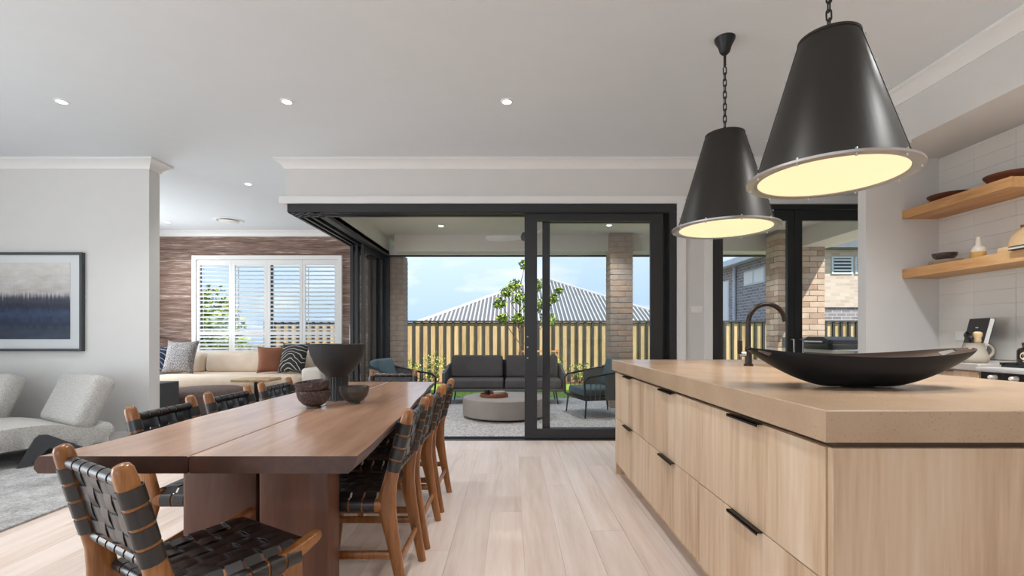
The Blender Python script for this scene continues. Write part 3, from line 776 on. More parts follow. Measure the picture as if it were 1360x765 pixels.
# ------------------------------------------------------------------ ceiling fittings
def build_downlights():
    d0 = thing('downlight', 'small round white recessed downlight in the main room ceiling', 'downlight', (0, 0, 0), 0, 'recessed downlights in the main room ceiling')
    MB().lathe([(0.047, -0.001), (0.036, -0.004), (0.034, 0.0), (0.047, 0.004)], 24, close=True).build('trim_ring', 'trim_white', d0)
    MB().lathe([(0, -0.0015), (0.035, -0.0015), (0.035, 0.003), (0, 0.003)], 20).build('lens', 'lamp_lens', d0)
    main = [(-3.55, 3.8), (-1.775, 3.8), (-0.04, 3.8), (-3.55, 1.7), (-1.775, 1.7), (-0.04, 1.7), (2.40, 2.45), (2.40, 1.40)]
    liv = [(-3.21, 5.86), (-5.60, 7.84)]
    pat = [(-1.03, 7.0), (1.40, 6.95), (3.2, 6.95)]
    spots = [(x, y, CEIL, 0) for x, y in main] + [(x, y, CEIL, 1) for x, y in liv] + [(x, y, 2.70, 2) for x, y in pat]
    labels = [None, 'small round white recessed downlight in the living room ceiling', 'small round white recessed downlight in the patio ceiling']
    groups = [None, 'downlights in the living room ceiling', 'downlights in the patio ceiling']
    for i, (x, y, z, k) in enumerate(spots):
        o = d0 if i == 0 else dup(d0, (x, y, z - 0.005), 0, labels[k], groups[k])
        o.location = (x, y, z - 0.005)
        d = bpy.data.lights.new('downlight_beam', 'SPOT'); d.energy = (DOWNLIGHT_W * (2.1 if x > 2 else 1.0), DOWNLIGHT_W * 0.9, 70)[k]; d.color = (0.96, 0.98, 1.0)
        d.spot_size = radians(125); d.spot_blend = 0.8; d.shadow_soft_size = 0.09
        l = bpy.data.objects.new('downlight_beam', d); col.objects.link(l); l.location = (x, y, z - 0.03)
    v = thing('ceiling_vent', 'round white air vent in the living room ceiling', 'vent', (-4.53, 7.70, CEIL))
    MB().lathe([(0.23, -0.002), (0.20, -0.018), (0.17, -0.012), (0.17, 0.0)], 40, close=True).build('outer_ring', 'trim_white', v)
    MB().lathe([(0.0, -0.03), (0.12, -0.03), (0.14, -0.02), (0.11, -0.010), (0, -0.004)], 32).build('centre_disc', 'trim_white', v)
build_downlights()

# ------------------------------------------------------------------ dining table
def build_table():
    t = thing('dining_table', 'long live edge timber dining table of two slabs on plank legs', 'dining table', (-0.93, 2.53, 0))
    ox, oy = -0.93, -2.53 + 0
    T, B = 0.75, 0.70
    ys = frange(1.40, 3.67, 16)
    def xl(y): return -1.352 + 0.007 * sin(5 * y) + 0.005 * sin(11 * y + 1) - 0.034 * max(0.0, (1.56 - y) / 0.16) ** 1.5
    def xr(y):
        return -0.447 - 0.058 * (y - 1.4) + (-0.010) * sin(2.2 * y) + 0.004 * sin(9 * y)
    def seam(y): return -0.940
    def slab(fl, fr, name, edge_l, edge_r):
        mb = MB(); n = len(ys)
        # cross section: top inset, mid proud, bottom; live edge bulges
        rows = []
        for y in ys:
            a, b = fl(y), fr(y)
            ro = [(a, T)] if not edge_l else [(a + 0.008, T), (a, T - 0.010), (a - 0.006, B + 0.014), (a + 0.006, B)]
            ro2 = [(b, T)] if not edge_r else [(b - 0.004, T), (b, T - 0.006), (b + 0.004 - 0.02, B + 0.012), (b - 0.028, B)]
            if not edge_l: ro = [(a + 0.003, T), (a, T - 0.003), (a, B + 0.003), (a + 0.003, B)]
            if not edge_r: ro2 = [(b - 0.003, T), (b, T - 0.003), (b, B + 0.003), (b - 0.003, B)]
            rows.append([(x, y, z) for x, z in (ro + ro2[::-1])])
        m = 8
        vs_ = [p for r in rows for p in r]; fs = []
        for i in range(n - 1):
            for k in range(m):
                fs.append((i * m + k, i * m + (k + 1) % m, (i + 1) * m + (k + 1) % m, (i + 1) * m + k))
        fs.append(tuple(range(m))); fs.append(tuple((n - 1) * m + k for k in range(m)))
        mb.add([(x + 0.93, y - 2.53, z) for x, y, z in vs_], fs)
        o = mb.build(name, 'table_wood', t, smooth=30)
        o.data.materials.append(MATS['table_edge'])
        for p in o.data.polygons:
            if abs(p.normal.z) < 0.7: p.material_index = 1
        return o
    slab(xl, lambda y: seam(y) - 0.002, 'slab', True, False)
    slab(lambda y: seam(y) + 0.002, xr, 'slab', False, True)
    for (y0, y1) in ((1.825, 1.95), (3.53, 3.64)):
        for (a, b) in ((-1.25, -0.969), (-0.961, -0.695)):
            MB().rbox(a + 0.93, b + 0.93, y0 - 2.53, y1 - 2.53, 0.0, B, 0.012, 2).build('leg', 'leg_wood', t)
    MB().rbox(-0.09, 0.03, 1.95 - 2.53, 3.53 - 2.53, 0.55, 0.65, 0.006, 1).build('stretcher', 'leg_wood', t)
build_table()

# ------------------------------------------------------------------ woven leather dining chairs
def build_chairs():
    c = thing('dining_chair', 'x', 'chair', (0, 0, 0), 0, 'woven leather dining chairs')
    PX = 0.190                                   # post centre
    def ell(a, b, n=14, p=2.6):
        out = []
        for k in range(n):
            th = 2 * pi * k / n; cx, sy = cos(th), sin(th)
            out.append((a * abs(cx) ** (2 / p) * (1 if cx >= 0 else -1), b * abs(sy) ** (2 / p) * (1 if sy >= 0 else -1)))
        return out
    # rear posts
    P = [(-0.285, 0.0, .015, .019), (-0.262, 0.12, .017, .022), (-0.232, 0.28, .020, .028), (-0.213, 0.38, .021, .036), (-0.213, 0.44, .021, .036), (-0.224, 0.50, .021, .029),
         (-0.250, 0.60, .021, .026), (-0.277, 0.70, .021, .025), (-0.294, 0.765, .021, .024), (-0.300, 0.787, .0195, .022), (-0.3025, 0.797, .015, .017), (-0.3035, 0.801, .006, .007)]
    for s in (-1, 1):
        MB().sweep([(s * PX, y, z) for y, z, a, b in P], [ell(a, b) for y, z, a, b in P], (1, 0, 0)).build('rear_post', 'teak', c, smooth=60)
        R = [(-0.205, 0.405, .019, .026), (-0.10, 0.402, .018, .023), (0.02, 0.404, .018, .023), (0.11, 0.414, .018, .027), (0.17, 0.430, .019, .024), (0.215, 0.447, .0185, .020), (0.232, 0.455, .016, .015), (0.238, 0.458, .008, .007)]
        MB().sweep([(s * PX, y, z) for y, z, a, b in R], [ell(a, b) for y, z, a, b in R], (1, 0, 0)).build('side_rail', 'teak', c, smooth=60)
        G = [(0.180, 0.0, .014, .016), (0.163, 0.2, .017, .020), (0.145, 0.34, .018, .026), (0.133, 0.41, .018, .036)]
        MB().sweep([(s * PX, y, z) for y, z, a, b in G], [ell(a, b) for y, z, a, b in G], (1, 0, 0)).build('front_leg', 'teak', c, smooth=60)
        MB().sweep([(s * PX, -0.245, 0.20), (s * PX, 0.162, 0.20)], ell(0.011, 0.017), (1, 0, 0)).build('side_stretcher', 'teak', c)
    MB().sweep([(-PX, -0.254, 0.155), (PX, -0.254, 0.155)], ell(0.011, 0.016), (0, 1, 0)).build('rear_stretcher', 'teak', c)
    TD = (-0.288, 0.752); LD = (-0.2345, 0.535); FD = (0.178, 0.436); BD = (-0.185, 0.432)
    for nm, (y, z), r in (('top_dowel', TD, 0.013), ('back_dowel', LD, 0.012), ('front_dowel', FD, 0.014), ('seat_dowel', BD, 0.012)):
        MB().tube([(-PX, y, z), (PX, y, z)], r, 12, side=(0, 0, 1)).build(nm, 'teak', c)
    # frame of the leaning back
    tdir = Vector((0, TD[0] - LD[0], TD[1] - LD[1])); blen = tdir.length; tdir.normalize()
    nrm = Vector((0, tdir.z, -tdir.y))           # points forward (+y)
    th = 0.0028
    def strap(name, path, wdir, w):
        return MB().sweep(path, [(-w / 2, -th / 2), (w / 2, -th / 2), (w / 2, th / 2), (-w / 2, th / 2)], wdir).build(name, 'leather', c, smooth=35)
    NV, NH = 6, 4
    AMP = 0.0030
    vx = [-0.139 + 0.278 * i / (NV - 1) for i in range(NV)]
    hs = [0.033 + (blen - 0.066) * j / (NH - 1) for j in range(NH)]
    LDv = Vector((0, LD[0], LD[1])); TDv = Vector((0, TD[0], TD[1]))
    for i, x in enumerate(vx):
        pts = []
        r = 0.0155
        for k in range(11):                       # round the top dowel, from the front underside over the top and down the back
            a = radians(-150) + radians(300) * (1 - k / 10)
            pts.append(TDv + nrm * (r * cos(a + pi / 2) * 1) + tdir * (r * sin(a + pi / 2)) + Vector((x, 0, 0)))
        # woven run from top to bottom on the mid plane
        N = 26
        for k in range(1, N):
            s = blen - 0.012 - (blen - 0.024) * k / N
            ph = pi * (s - hs[0]) / (hs[1] - hs[0])
            pts.append(LDv + tdir * s + nrm * (AMP * cos(ph) * (1 if i % 2 == 0 else -1)) + Vector((x, 0, 0)))
        for k in range(11):
            a = radians(150) - radians(300) * k / 10
            pts.append(LDv + nrm * (0.0145 * cos(a - pi / 2)) + tdir * (0.0145 * sin(a - pi / 2) * 1) * 1.0 + Vector((x, 0, 0)))
        strap('back_strap', pts, (1, 0, 0), 0.046)
    for j, s in enumerate(hs):
        ctr = LDv + tdir * s; pts = []
        def ring(side):
            o = []
            for k in range(13):
                a = 2 * pi * k / 12 * 0.93 + 0.22
                o.append(ctr + Vector((side * PX, 0, 0)) + Vector((-side * cos(a) * 0.0245, 0, 0)) + nrm * (sin(a) * 0.0285))
            return o
        left = ring(-1)[::-1]; right = ring(1)
        mid = []
        N = 40
        for k in range(N + 1):
            x = -0.160 + 0.320 * k / N
            ph = pi * (x - vx[0]) / (vx[1] - vx[0])
            mid.append(ctr + Vector((x, 0, 0)) + nrm * (-AMP * cos(ph) * (1 if j % 2 == 0 else -1)))
        strap('cross_strap', left + mid + right, tdir, 0.044)
    # seat
    NX, NY = 6, 6
    sx = [-0.1375 + 0.275 * i / (NX - 1) for i in range(NX)]
    y0, y1 = BD[0] + 0.045, FD[0] - 0.045
    sy = [y0 + (y1 - y0) * j / (NY - 1) for j in range(NY)]
    def sz(x, y):
        u = (y - BD[0]) / (FD[0] - BD[0])
        base = (BD[1] + 0.014) * (1 - u) + (FD[1] + 0.016) * u
        return base - 0.018 * (1 - (x / 0.17) ** 2) * 4 * u * (1 - u) * 0.8 + 0.004
    for i, x in enumerate(sx):
        pts = []
        for k in range(9):
            a = radians(-100) + radians(190) * k / 8
            pts.append(Vector((x, FD[0] + 0.0165 * cos(a), FD[1] + 0.0165 * sin(a) * 1.0)))
        N = 36
        for k in range(2, N - 1):
            y = FD[0] + (BD[0] - FD[0]) * k / N
            ph = pi * (y - sy[0]) / (sy[1] - sy[0])
            pts.append(Vector((x, y, sz(x, y) + AMP * cos(ph) * (1 if i % 2 == 0 else -1))))
        for k in range(9):
            a = radians(95) + radians(180) * k / 8
            pts.append(Vector((x, BD[0] + 0.0145 * cos(a), BD[1] + 0.0145 * sin(a))))
        strap('seat_strap', pts, (1, 0, 0), 0.049)
    for j, y in enumerate(sy):
        zr = 0.404 + 0.012 * max(0, (y + 0.0)) * 4
        def ring(side):
            o = []
            for k in range(11):
                a = radians(120) - radians(300) * k / 10
                o.append(Vector((side * (PX + 0.0225 * cos(a)), y, zr + 0.001 + 0.0285 * sin(a))))
            return o
        left = ring(-1)[::-1]; right = ring(1)
        mid = []
        N = 36
        for k in range(N + 1):
            x = -0.162 + 0.324 * k / N
            ph = pi * (x - sx[0]) / (sx[1] - sx[0])
            mid.append(Vector((x, y, sz(x, y) - AMP * cos(ph) * (1 if j % 2 == 0 else -1))))
        strap('seat_cross_strap', left + mid + right, (0, 1, 0), 0.046)
    spots = [((-1.32, 2.235), -90, 'L'), ((-1.32, 2.755), -90, 'L'), ((-1.32, 3.30), -90, 'L'),
             ((-0.725, 2.170), 90, 'R'), ((-0.725, 2.680), 90, 'R'), ((-0.725, 3.195), 90, 'R')]
    first = True
    place = ['nearest the askew end chair', 'middle of three', 'nearest the glass doors']
    side_name = {'L': 'rug', 'R': 'island'}
    lab = None
    for q, (xy, a, k) in enumerate(spots):
        lab = {k: 'woven leather teak dining chair on the %s side, %s' % (side_name[k], place[q % 3])}
        if first: c.location = (xy[0], xy[1], 0); c.rotation_euler = (0, 0, radians(a)); c['label'] = lab[k]; first = False
        else: dup(c, (xy[0], xy[1], 0), radians(a), lab[k])
    dup(c, (-1.05, 3.98, 0), radians(180), 'teak dining chair with woven black leather facing the glass doors end of the table')
    th = radians(-31.4); pos = Vector((-0.918, 1.483))
    dup(c, (pos.x, pos.y, 0), th, 'teak dining chair with woven black leather pulled out askew at the table end')
build_chairs()

# ------------------------------------------------------------------ things on the table
def bowl_profile(r, h, foot, t=0.006):
    o = [(0, 0), (foot, 0), (foot * 0.96, 0.008), (r * 0.62, h * 0.20), (r * 0.86, h * 0.45), (r * 0.97, h * 0.72), (r, h)]
    i = [(r - t, h), (r * 0.97 - t, h * 0.72), (r * 0.86 - t, h * 0.47), (r * 0.62 - t, h * 0.24 + t), (0, h * 0.14 + t)]
    return o + i
def build_tableware():
    t = thing('pedestal_bowl', 'large matte charcoal bowl on a fluted pedestal foot on the dining table', 'bowl', (-0.955, 2.63, 0.7505))
    MB().lathe([(0, 0.30), (0.045, 0.302)], 8)
    r = 0.153
    prof = [(0.0, 0.128), (0.057, 0.128), (0.066, 0.142), (0.088, 0.162), (0.116, 0.200), (0.138, 0.250), (0.150, 0.296), (0.153, 0.304), (0.149, 0.304), (0.144, 0.292), (0.131, 0.250), (0.108, 0.206), (0.080, 0.176), (0.0, 0.150)]
    MB().lathe(prof, 56).build('basin', 'black_ceramic', t)
    n = 96; vs_ = []; fs = []
    hz = [0.0, 0.004, 0.124, 0.130]
    for k, z in enumerate(hz):
        for i in range(n):
            a = 2 * pi * i / n; rr = 0.0565 + 0.0018 * cos(24 * a) + (0.003 if k in (0,) else 0)
            vs_.append((rr * cos(a), rr * sin(a), z))
    for k in range(3):
        for i in range(n):
            j = (i + 1) % n; fs.append((k * n + i, k * n + j, (k + 1) * n + j, (k + 1) * n + i))
    fs.append(tuple(range(n))[::-1]); fs.append(tuple(3 * n + i for i in range(n)))
    MB().add(vs_, fs).build('pedestal', 'black_ceramic', t)
    b = MB().lathe(bowl_profile(0.081, 0.085, 0.034), 40).build('stoneware_bowl', 'stoneware', None, (-0.970, 2.36, 0.7502))
    tag(b, 'brown speckled stoneware bowl under another bowl on the dining table', 'bowl', 'small stoneware bowls')
    b2 = link('stoneware_bowl', b.data, None, (-0.970, 2.36, 0.7935), (radians(3), radians(-5), 0))
    tag(b2, 'brown speckled stoneware bowl nested askew on top of another bowl', 'bowl', 'small stoneware bowls')
    b3 = MB().lathe(bowl_profile(0.076, 0.088, 0.030), 40).build('stoneware_bowl', 'stone_dark', None, (-0.818, 2.50, 0.7502))
    tag(b3, 'single dark grey stoneware bowl beside the pedestal bowl', 'bowl', 'small stoneware bowls')
plain('stone_dark', (0.060, 0.054, 0.048), 0.4, var=0.35, nscale=60)
build_tableware()

# ------------------------------------------------------------------ picture, switch, outlet
def build_wall_items():
    f = thing('framed_picture', 'black framed print of a misty dark blue treeline on the pale wall', 'picture', (-5.22, YB, 0.94))
    W, H = 1.48, 1.03
    fr = MB()
    for (a, b, c, d) in ((-W / 2, -W / 2 + 0.025, 0, H), (W / 2 - 0.025, W / 2, 0, H), (-W / 2 + .025, W / 2 - .025, H - 0.025, H), (-W / 2 + .025, W / 2 - .025, 0, 0.025)): fr.box(a, b, -0.045, -0.002, c, d)
    fr.build('frame', 'console_dark', f)
    MB().box(-W / 2 + 0.02, W / 2 - 0.02, -0.020, -0.004, 0.02, H - 0.02).build('mat_board', 'mat_board', f)
    MB().box(-0.60, 0.60, -0.004, 0, 0, 0.80).build('print', 'art_print', f, (0, -0.0202, 0.125), smooth=0)
    MB().add([(-W / 2 + .02, -0.03, 0.02), (W / 2 - .02, -0.03, 0.02), (W / 2 - .02, -0.03, H - .02), (-W / 2 + .02, -0.03, H - .02)], [(0, 1, 2, 3)]).build('pane', 'window_glass', f, smooth=0)
    s = thing('light_switch', 'small white light switch plate on the wall between the doors', 'switch', (1.937, YB, 1.375))
    MB().rbox(-0.058, 0.058, -0.010, -0.0005, -0.036, 0.036, 0.003, 2).build('plate', 'white_plastic', s)
    for x in (-0.02, 0.02): MB().rbox(x - 0.008, x + 0.008, -0.014, -0.009, -0.012, 0.012, 0.002, 1).build('rocker', 'white_plastic', s)
    p = thing('power_outlet', 'white double power outlet on the tiled splashback behind the cookbook', 'outlet', (XR - 0.008, 3.72, 1.10))
    MB().rbox(-0.010, -0.0005, -0.058, 0.058, -0.036, 0.036, 0.003, 2).build('plate', 'white_plastic', p)
    for y in (-0.025, 0.025): MB().rbox(-0.013, -0.009, y - 0.006, y + 0.006, 0.008, 0.022, 0.0015, 1).build('rocker', 'white_plastic', p)
build_wall_items()

# ------------------------------------------------------------------ bench, range, shelves and what stands on them
def build_kitchen_wall():
    b = thing('kitchen_bench', 'grey topped kitchen bench with pale doors along the tiled wall', 'kitchen bench', (3.17, 3.44, 0))
    MB().rbox(2.86 - 3.17, 3.478 - 3.17, 2.955 - 3.44, 3.928 - 3.44, 0.885, 0.925, 0.002, 1).build('benchtop', 'bench_grey', b)
    MB().box(2.89 - 3.17, 3.478 - 3.17, 2.96 - 3.44, 3.925 - 3.44, 0.10, 0.885).build('carcass', 'ash_panel', b)
    MB().box(2.94 - 3.17, 3.478 - 3.17, 2.96 - 3.44, 3.925 - 3.44, 0.0, 0.10).build('plinth', 'ash_panel', b)
    for (y0, y1) in ((2.962, 3.44), (3.444, 3.922)):
        d = MB().rbox(2.868 - 3.17, 2.89 - 3.17, y0 - 3.44, y1 - 3.44, 0.105, 0.875, 0.0015, 1).build('door', 'ash_panel', b)
        MB().box(2.846 - 3.17, 2.868 - 3.17, (y0 + y1) / 2 - 0.07 - 3.44, (y0 + y1) / 2 + 0.07 - 3.44, 0.872, 0.876).build('handle', 'handle_bronze', d)
    r = thing('range_cooker', 'black and steel range cooker with white knobs and cast iron grates', 'cooker', (3.16, 2.49, 0))
    MB().box(-0.27, 0.315, -0.448, 0.448, 0.12, 0.885).build('body', 'black_metal', r)
    MB().rbox(-0.335, 0.315, -0.452, 0.452, 0.885, 0.912, 0.006, 2).build('hob_top', 'hob_steel', r)
    MB().box(-0.30, -0.27, -0.448, 0.448, 0.78, 0.884).build('control_panel', 'black_metal', r)
    MB().box(-0.295, -0.27, -0.44, 0.44, 0.14, 0.75).build('oven_door', 'black_metal', r)
    hb = MB().tube([(-0.345, -0.40, 0.70), (-0.345, 0.40, 0.70)], 0.012, 10, side=(0, 0, 1)); hb.build('oven_handle', 'steel', r)
    for x in (-0.2, 0.22):
        for y in (-0.4, 0.4): MB().lathe([(0, 0), (0.02, 0), (0.02, 0.12), (0, 0.12)], 12, (x, y, 0)).build('foot', 'black_metal', r)
    for y in frange(-0.36, 0.36, 7):
        k = MB().lathe([(0, 0), (0.014, 0), (0.012, 0.034), (0.009, 0.04), (0, 0.04)], 16).xf(Matrix.Translation((-0.30, y, 0.856)) @ Matrix.Rotation(radians(-90), 4, 'Y'))
        k.build('knob', 'white_plastic', r)
    for yc in (-0.29, 0.0, 0.29):
        g = MB()
        for y in (-0.12, -0.04, 0.04, 0.12): g.box(-0.22, 0.27, yc + y - 0.006, yc + y + 0.006, 0.926, 0.940)
        for x in (-0.20, 0.03, 0.26): g.box(x - 0.006, x + 0.006, yc - 0.13, yc + 0.13, 0.9115, 0.938)
        g.build('grate', 'black_metal', r)
    # floating shelves
    SY1 = 3.928
    for (z0, z1, y0, lab) in ((2.050, 2.118, 3.07, 'thick oak floating shelf holding two dark wooden bowls'), (1.567, 1.640, 2.55, 'thick oak floating shelf holding plates and a vase')):
        o = MB().rbox(-0.15, 0.15, y0 - SY1, 0, 0, z1 - z0, 0.002, 1).build('floating_shelf', 'shelf_oak', None, (3.33, SY1, z0))
        tag(o, lab, 'shelf', 'floating oak shelves')
    def dish(name, x, y, z, prof, mat, label, cat, group=None):
        o = MB().lathe(prof, 48).build(name, mat, None, (x, y, z)); return tag(o, label, cat, group)
    shallow = [(0, 0), (0.07, 0), (0.11, 0.012), (0.135, 0.036), (0.140, 0.044), (0.135, 0.044), (0.105, 0.020), (0.06, 0.009), (0, 0.009)]
    def sc(p, s, sz=1): return [(a * s, b * sz) for a, b in p]
    dish('wooden_bowl', 3.33, 3.66, 2.1185, sc(shallow, 1.0, 1.15), 'bowl_wood', 'shallow dark wooden bowl on the upper shelf in the wall corner', 'bowl', 'shallow wooden bowls on the upper shelf')
    dish('wooden_bowl', 3.34, 3.22, 2.1185, sc(shallow, 1.02, 1.35), 'bowl_wood', 'shallow dark wooden bowl at the open end of the upper shelf', 'bowl', 'shallow wooden bowls on the upper shelf')
    plate = [(0, 0), (0.06, 0), (0.10, 0.008), (0.105, 0.011), (0.10, 0.012), (0.06, 0.005), (0, 0.005)]
    pl = MB().lathe(plate, 40).mesh('plate', 'plate_cream')
    for k in range(3):
        tag(link('plate', pl, None, (3.292 + 0.003 * k, 3.655 + 0.003 * k, 1.6405 + 0.0105 * k)), ('lowest', 'middle', 'topmost')[k] + ' cream plate of the stack under the brown bowl on the lower shelf', 'plate', 'plates stacked on the lower shelf')
    dish('stoneware_bowl', 3.285, 3.66, 1.6675, bowl_profile(0.076, 0.058, 0.045), 'stoneware', 'brown stoneware bowl on the plate stack of the lower shelf', 'bowl')
    v = thing('bottle_vase', 'two tone bottle vase with white neck and ochre base', 'vase', (3.30, 3.41, 1.6405))
    MB().lathe([(0, 0), (0.038, 0), (0.042, 0.006), (0.042, 0.052), (0, 0.052)], 28).build('lower_body', 'vase_ochre', v)
    MB().lathe([(0.042, 0.052), (0.042, 0.066), (0.034, 0.086), (0.018, 0.097), (0.0155, 0.106), (0.015, 0.150), (0.017, 0.158), (0.012, 0.158), (0.011, 0.10), (0, 0.09)], 28).build('neck', 'vase_white', v)
    d = thing('round_wood_plaque', 'round pale wooden plaque leaning on the wall beside the vase', 'ornament', (3.40, 3.215, 1.6405))
    m = MB().lathe([(0, -0.02), (0.075, -0.02), (0.092, -0.012), (0.096, 0.0), (0.092, 0.012), (0.075, 0.02), (0, 0.02)], 40)
    m.xf(Matrix.Translation((0.02, 0, 0.098)) @ Matrix.Rotation(radians(-78), 4, 'Y')); m.build('disc', 'pale_wood', d)
    MB().lathe([(0, 0), (0.012, 0), (0.012, 0.014), (0, 0.014)], 12, (0.03, 0.02, 0.19)).build('stub', 'mill_wood', d)
    o = MB().rbox(-0.045, 0.045, -0.065, 0.065, 0, 0.045, 0.006, 2).build('wooden_box', 'pale_wood', None, (3.29, 3.16, 1.6405), smooth=40); tag(o, 'small pale wooden box in front of the round plaque', 'box')
    bk = thing('open_cookbook', 'black covered book with white pages lying at the shelf edge', 'book', (3.27, 2.93, 1.6405))
    MB().box(-0.12, 0.12, -0.13, 0.13, 0, 0.004).build('cover', 'book_black', bk)
    MB().rbox(-0.115, 0.118, -0.125, 0.125, 0.004, 0.020, 0.003, 1).build('pages', 'paper_white', bk)
    MB().box(-0.12, 0.12, -0.13, 0.13, 0.020, 0.024).build('top_cover', 'book_black', bk)
    # leaning cookbook on the bench
    Z = 0.925
    bk = thing('cookbook', 'large black cookbook leaning on the splashback behind the jug', 'book', (3.335, 3.50, Z + 0.004), radians(-22))
    lean = Matrix.Rotation(radians(12), 4, 'Y')
    c_ = MB().box(-0.016, -0.013, -0.14, 0.14, 0, 0.30).box(0.013, 0.016, -0.14, 0.14, 0, 0.30).box(-0.016, 0.016, 0.137, 0.14, 0, 0.30).xf(lean); c_.build('cover', 'book_black', bk)
    MB().box(-0.013, 0.013, -0.136, 0.137, 0.004, 0.296).xf(lean).build('pages', 'paper_white', bk)
    lt = MB()
    for k in range(5): lt.box(-0.0168, -0.016, -0.018 + 0.008 * k, -0.013 + 0.008 * k, 0.228, 0.235)
    lt.xf(lean).build('title', 'paper_white', bk)
    j = thing('utensil_jug', 'squat grey stoneware jug holding kitchen utensils', 'jug', (3.00, 3.13, Z + 0.0003))
    MB().lathe([(0, 0), (0.062, 0), (0.074, 0.014), (0.075, 0.03), (0.066, 0.062), (0.054, 0.095), (0.051, 0.118), (0.054, 0.128), (0.049, 0.128), (0.046, 0.11), (0.058, 0.06), (0.06, 0.02), (0, 0.012)], 40).build('body', 'jug_grey', j)
    hp = [(0.050 + 0.0, 0, 0.108)] + [(0.066 + 0.036 * sin(a) * 1.0, 0, 0.075 + 0.040 * cos(a)) for a in frange(0.25, pi - 0.35, 9)] + [(0.062, 0, 0.030)]
    MB().tube([(x * 0.97, -x * 0.25, z) for x, y, z in hp], 0.009, 10, side=(0, 1, 0)).build('handle', 'jug_grey', j)
    sp = thing('ladle', 'black ladle standing in the grey jug', 'ladle', (3.00, 3.13, Z + 0.02))
    MB().tube([(0.03, 0.0, 0.0), (-0.02, 0.01, 0.13)], 0.005, 8).build('handle', 'black_metal', sp)
    s_ = MB().lathe([(0, -0.012), (0.02, -0.006), (0.030, 0.010), (0.028, 0.012), (0.018, 0.0), (0, -0.004)], 20).xf(Matrix.Translation((-0.035, 0.012, 0.153)) @ Matrix.Rotation(radians(68), 4, 'X') @ Matrix.Rotation(radians(20), 4, 'Y')); s_.build('scoop', 'black_metal', sp)
    br = thing('dish_brush', 'pale wooden dish brush standing in the grey jug', 'brush', (3.005, 3.13, Z + 0.02))
    MB().tube([(-0.02, -0.01, 0.0), (0.008, -0.01, 0.115)], 0.007, 8).build('handle', 'pale_wood', br)
    MB().lathe([(0, 0), (0.014, 0.0), (0.020, 0.012), (0.017, 0.032), (0.024, 0.048), (0.024, 0.066), (0.012, 0.074), (0, 0.074)], 20, (0.010, -0.01, 0.108)).build('head', 'pale_wood', br)
    a = thing('amber_bottle', 'black bottle with twin necks and a round cream label', 'bottle', (3.19, 2.995, Z + 0.0003))
    MB().lathe([(0, 0), (0.034, 0), (0.038, 0.005), (0.038, 0.082), (0.030, 0.096), (0.014, 0.102), (0.014, 0.118), (0.0, 0.118)], 28).build('body', 'amber_glass', a)
    MB().lathe([(0, 0.118), (0.016, 0.118), (0.016, 0.132), (0, 0.132)], 20).build('cap', 'black_metal', a)
    dirv = Vector((-a.location.x, -a.location.y, 0)).normalized()
    lb = MB(); n = 24
    ang0 = atan2(dirv.y, dirv.x)
    vs_ = [(0.0386 * cos(ang0), 0.0386 * sin(ang0), 0.050)]
    for k in range(n):
        t_ = 2 * pi * k / n; an = ang0 + 0.024 * cos(t_) / 0.0386
        vs_.append((0.0386 * cos(an), 0.0386 * sin(an), 0.050 + 0.026 * sin(t_)))
    lb.add(vs_, [(0, k + 1, (k + 1) % n + 1) for k in range(n)]).build('label', 'label_cream', a)
    m2 = MB(); vs_ = []
    for (u, w) in ((-0.008, 0.056), (0.008, 0.056), (0.004, 0.049), (-0.004, 0.049), (-0.010, 0.018), (0.010, 0.018), (0.010, 0.012), (-0.010, 0.012)):
        an = ang0 + u / 0.039; vs_.append((0.039 * cos(an), 0.039 * sin(an), w))
    m2.add(vs_[:4], [(0, 1, 2, 3)]); m2.build('emblem', 'black_metal', a)
    MB().add(vs_[4:], [(0, 1, 2, 3)]).build('lettering', 'label_cream', a)
    p = thing('pepper_mill', 'tall turned wooden pepper mill behind the cooker', 'pepper mill', (3.36, 3.045, Z + 0.0003))
    MB().lathe([(0, 0), (0.032, 0), (0.034, 0.004), (0.030, 0.10), (0.029, 0.145), (0, 0.145)], 24).build('base', 'mill_wood', p)
    MB().lathe([(0, 0.146), (0.028, 0.146), (0.034, 0.185), (0.036, 0.198), (0.030, 0.204), (0, 0.204)], 24).build('head', 'mill_wood', p)
    jr = thing('glass_jar', 'pale jar half filled with golden contents by the cooker', 'jar', (3.372, 2.963, Z + 0.0003))
    MB().lathe([(0, 0), (0.036, 0), (0.04, 0.005), (0.04, 0.062), (0, 0.062)], 28).build('contents', 'jar_gold', jr)
    MB().lathe([(0, 0.0622), (0.04, 0.0622), (0.04, 0.09), (0.03, 0.108), (0.016, 0.114), (0.016, 0.126), (0, 0.126)], 28).build('shoulder', 'jar_white', jr)
build_kitchen_wall()

# ------------------------------------------------------------------ lounge corner with rug and boucle chairs
def cushion(w, h, t, pinch=0.10, n=14):
    """square cushion standing in the x-z plane, thickness along y"""
    mb = MB(); vs_ = []; fs = []
    for sgn in (-1, 1):
        for i in range(n + 1):
            for j in range(n + 1):
                u, v = -1 + 2 * i / n, -1 + 2 * j / n
                k = (1 - abs(u) ** 3) * (1 - abs(v) ** 3)
                x = w / 2 * u * (1 - pinch * (1 - v * v)); z = h / 2 * v * (1 - pinch * (1 - u * u))
                vs_.append((x, sgn * t / 2 * k ** 0.55, z + h / 2))
    m = (n + 1) ** 2
    for s in range(2):
        for i in range(n):
            for j in range(n):
                q = [s * m + i * (n + 1) + j, s * m + (i + 1) * (n + 1) + j, s * m + (i + 1) * (n + 1) + j + 1, s * m + i * (n + 1) + j + 1]
                fs.append(q if s == 0 else q[::-1])
    return mb.add(vs_, fs)
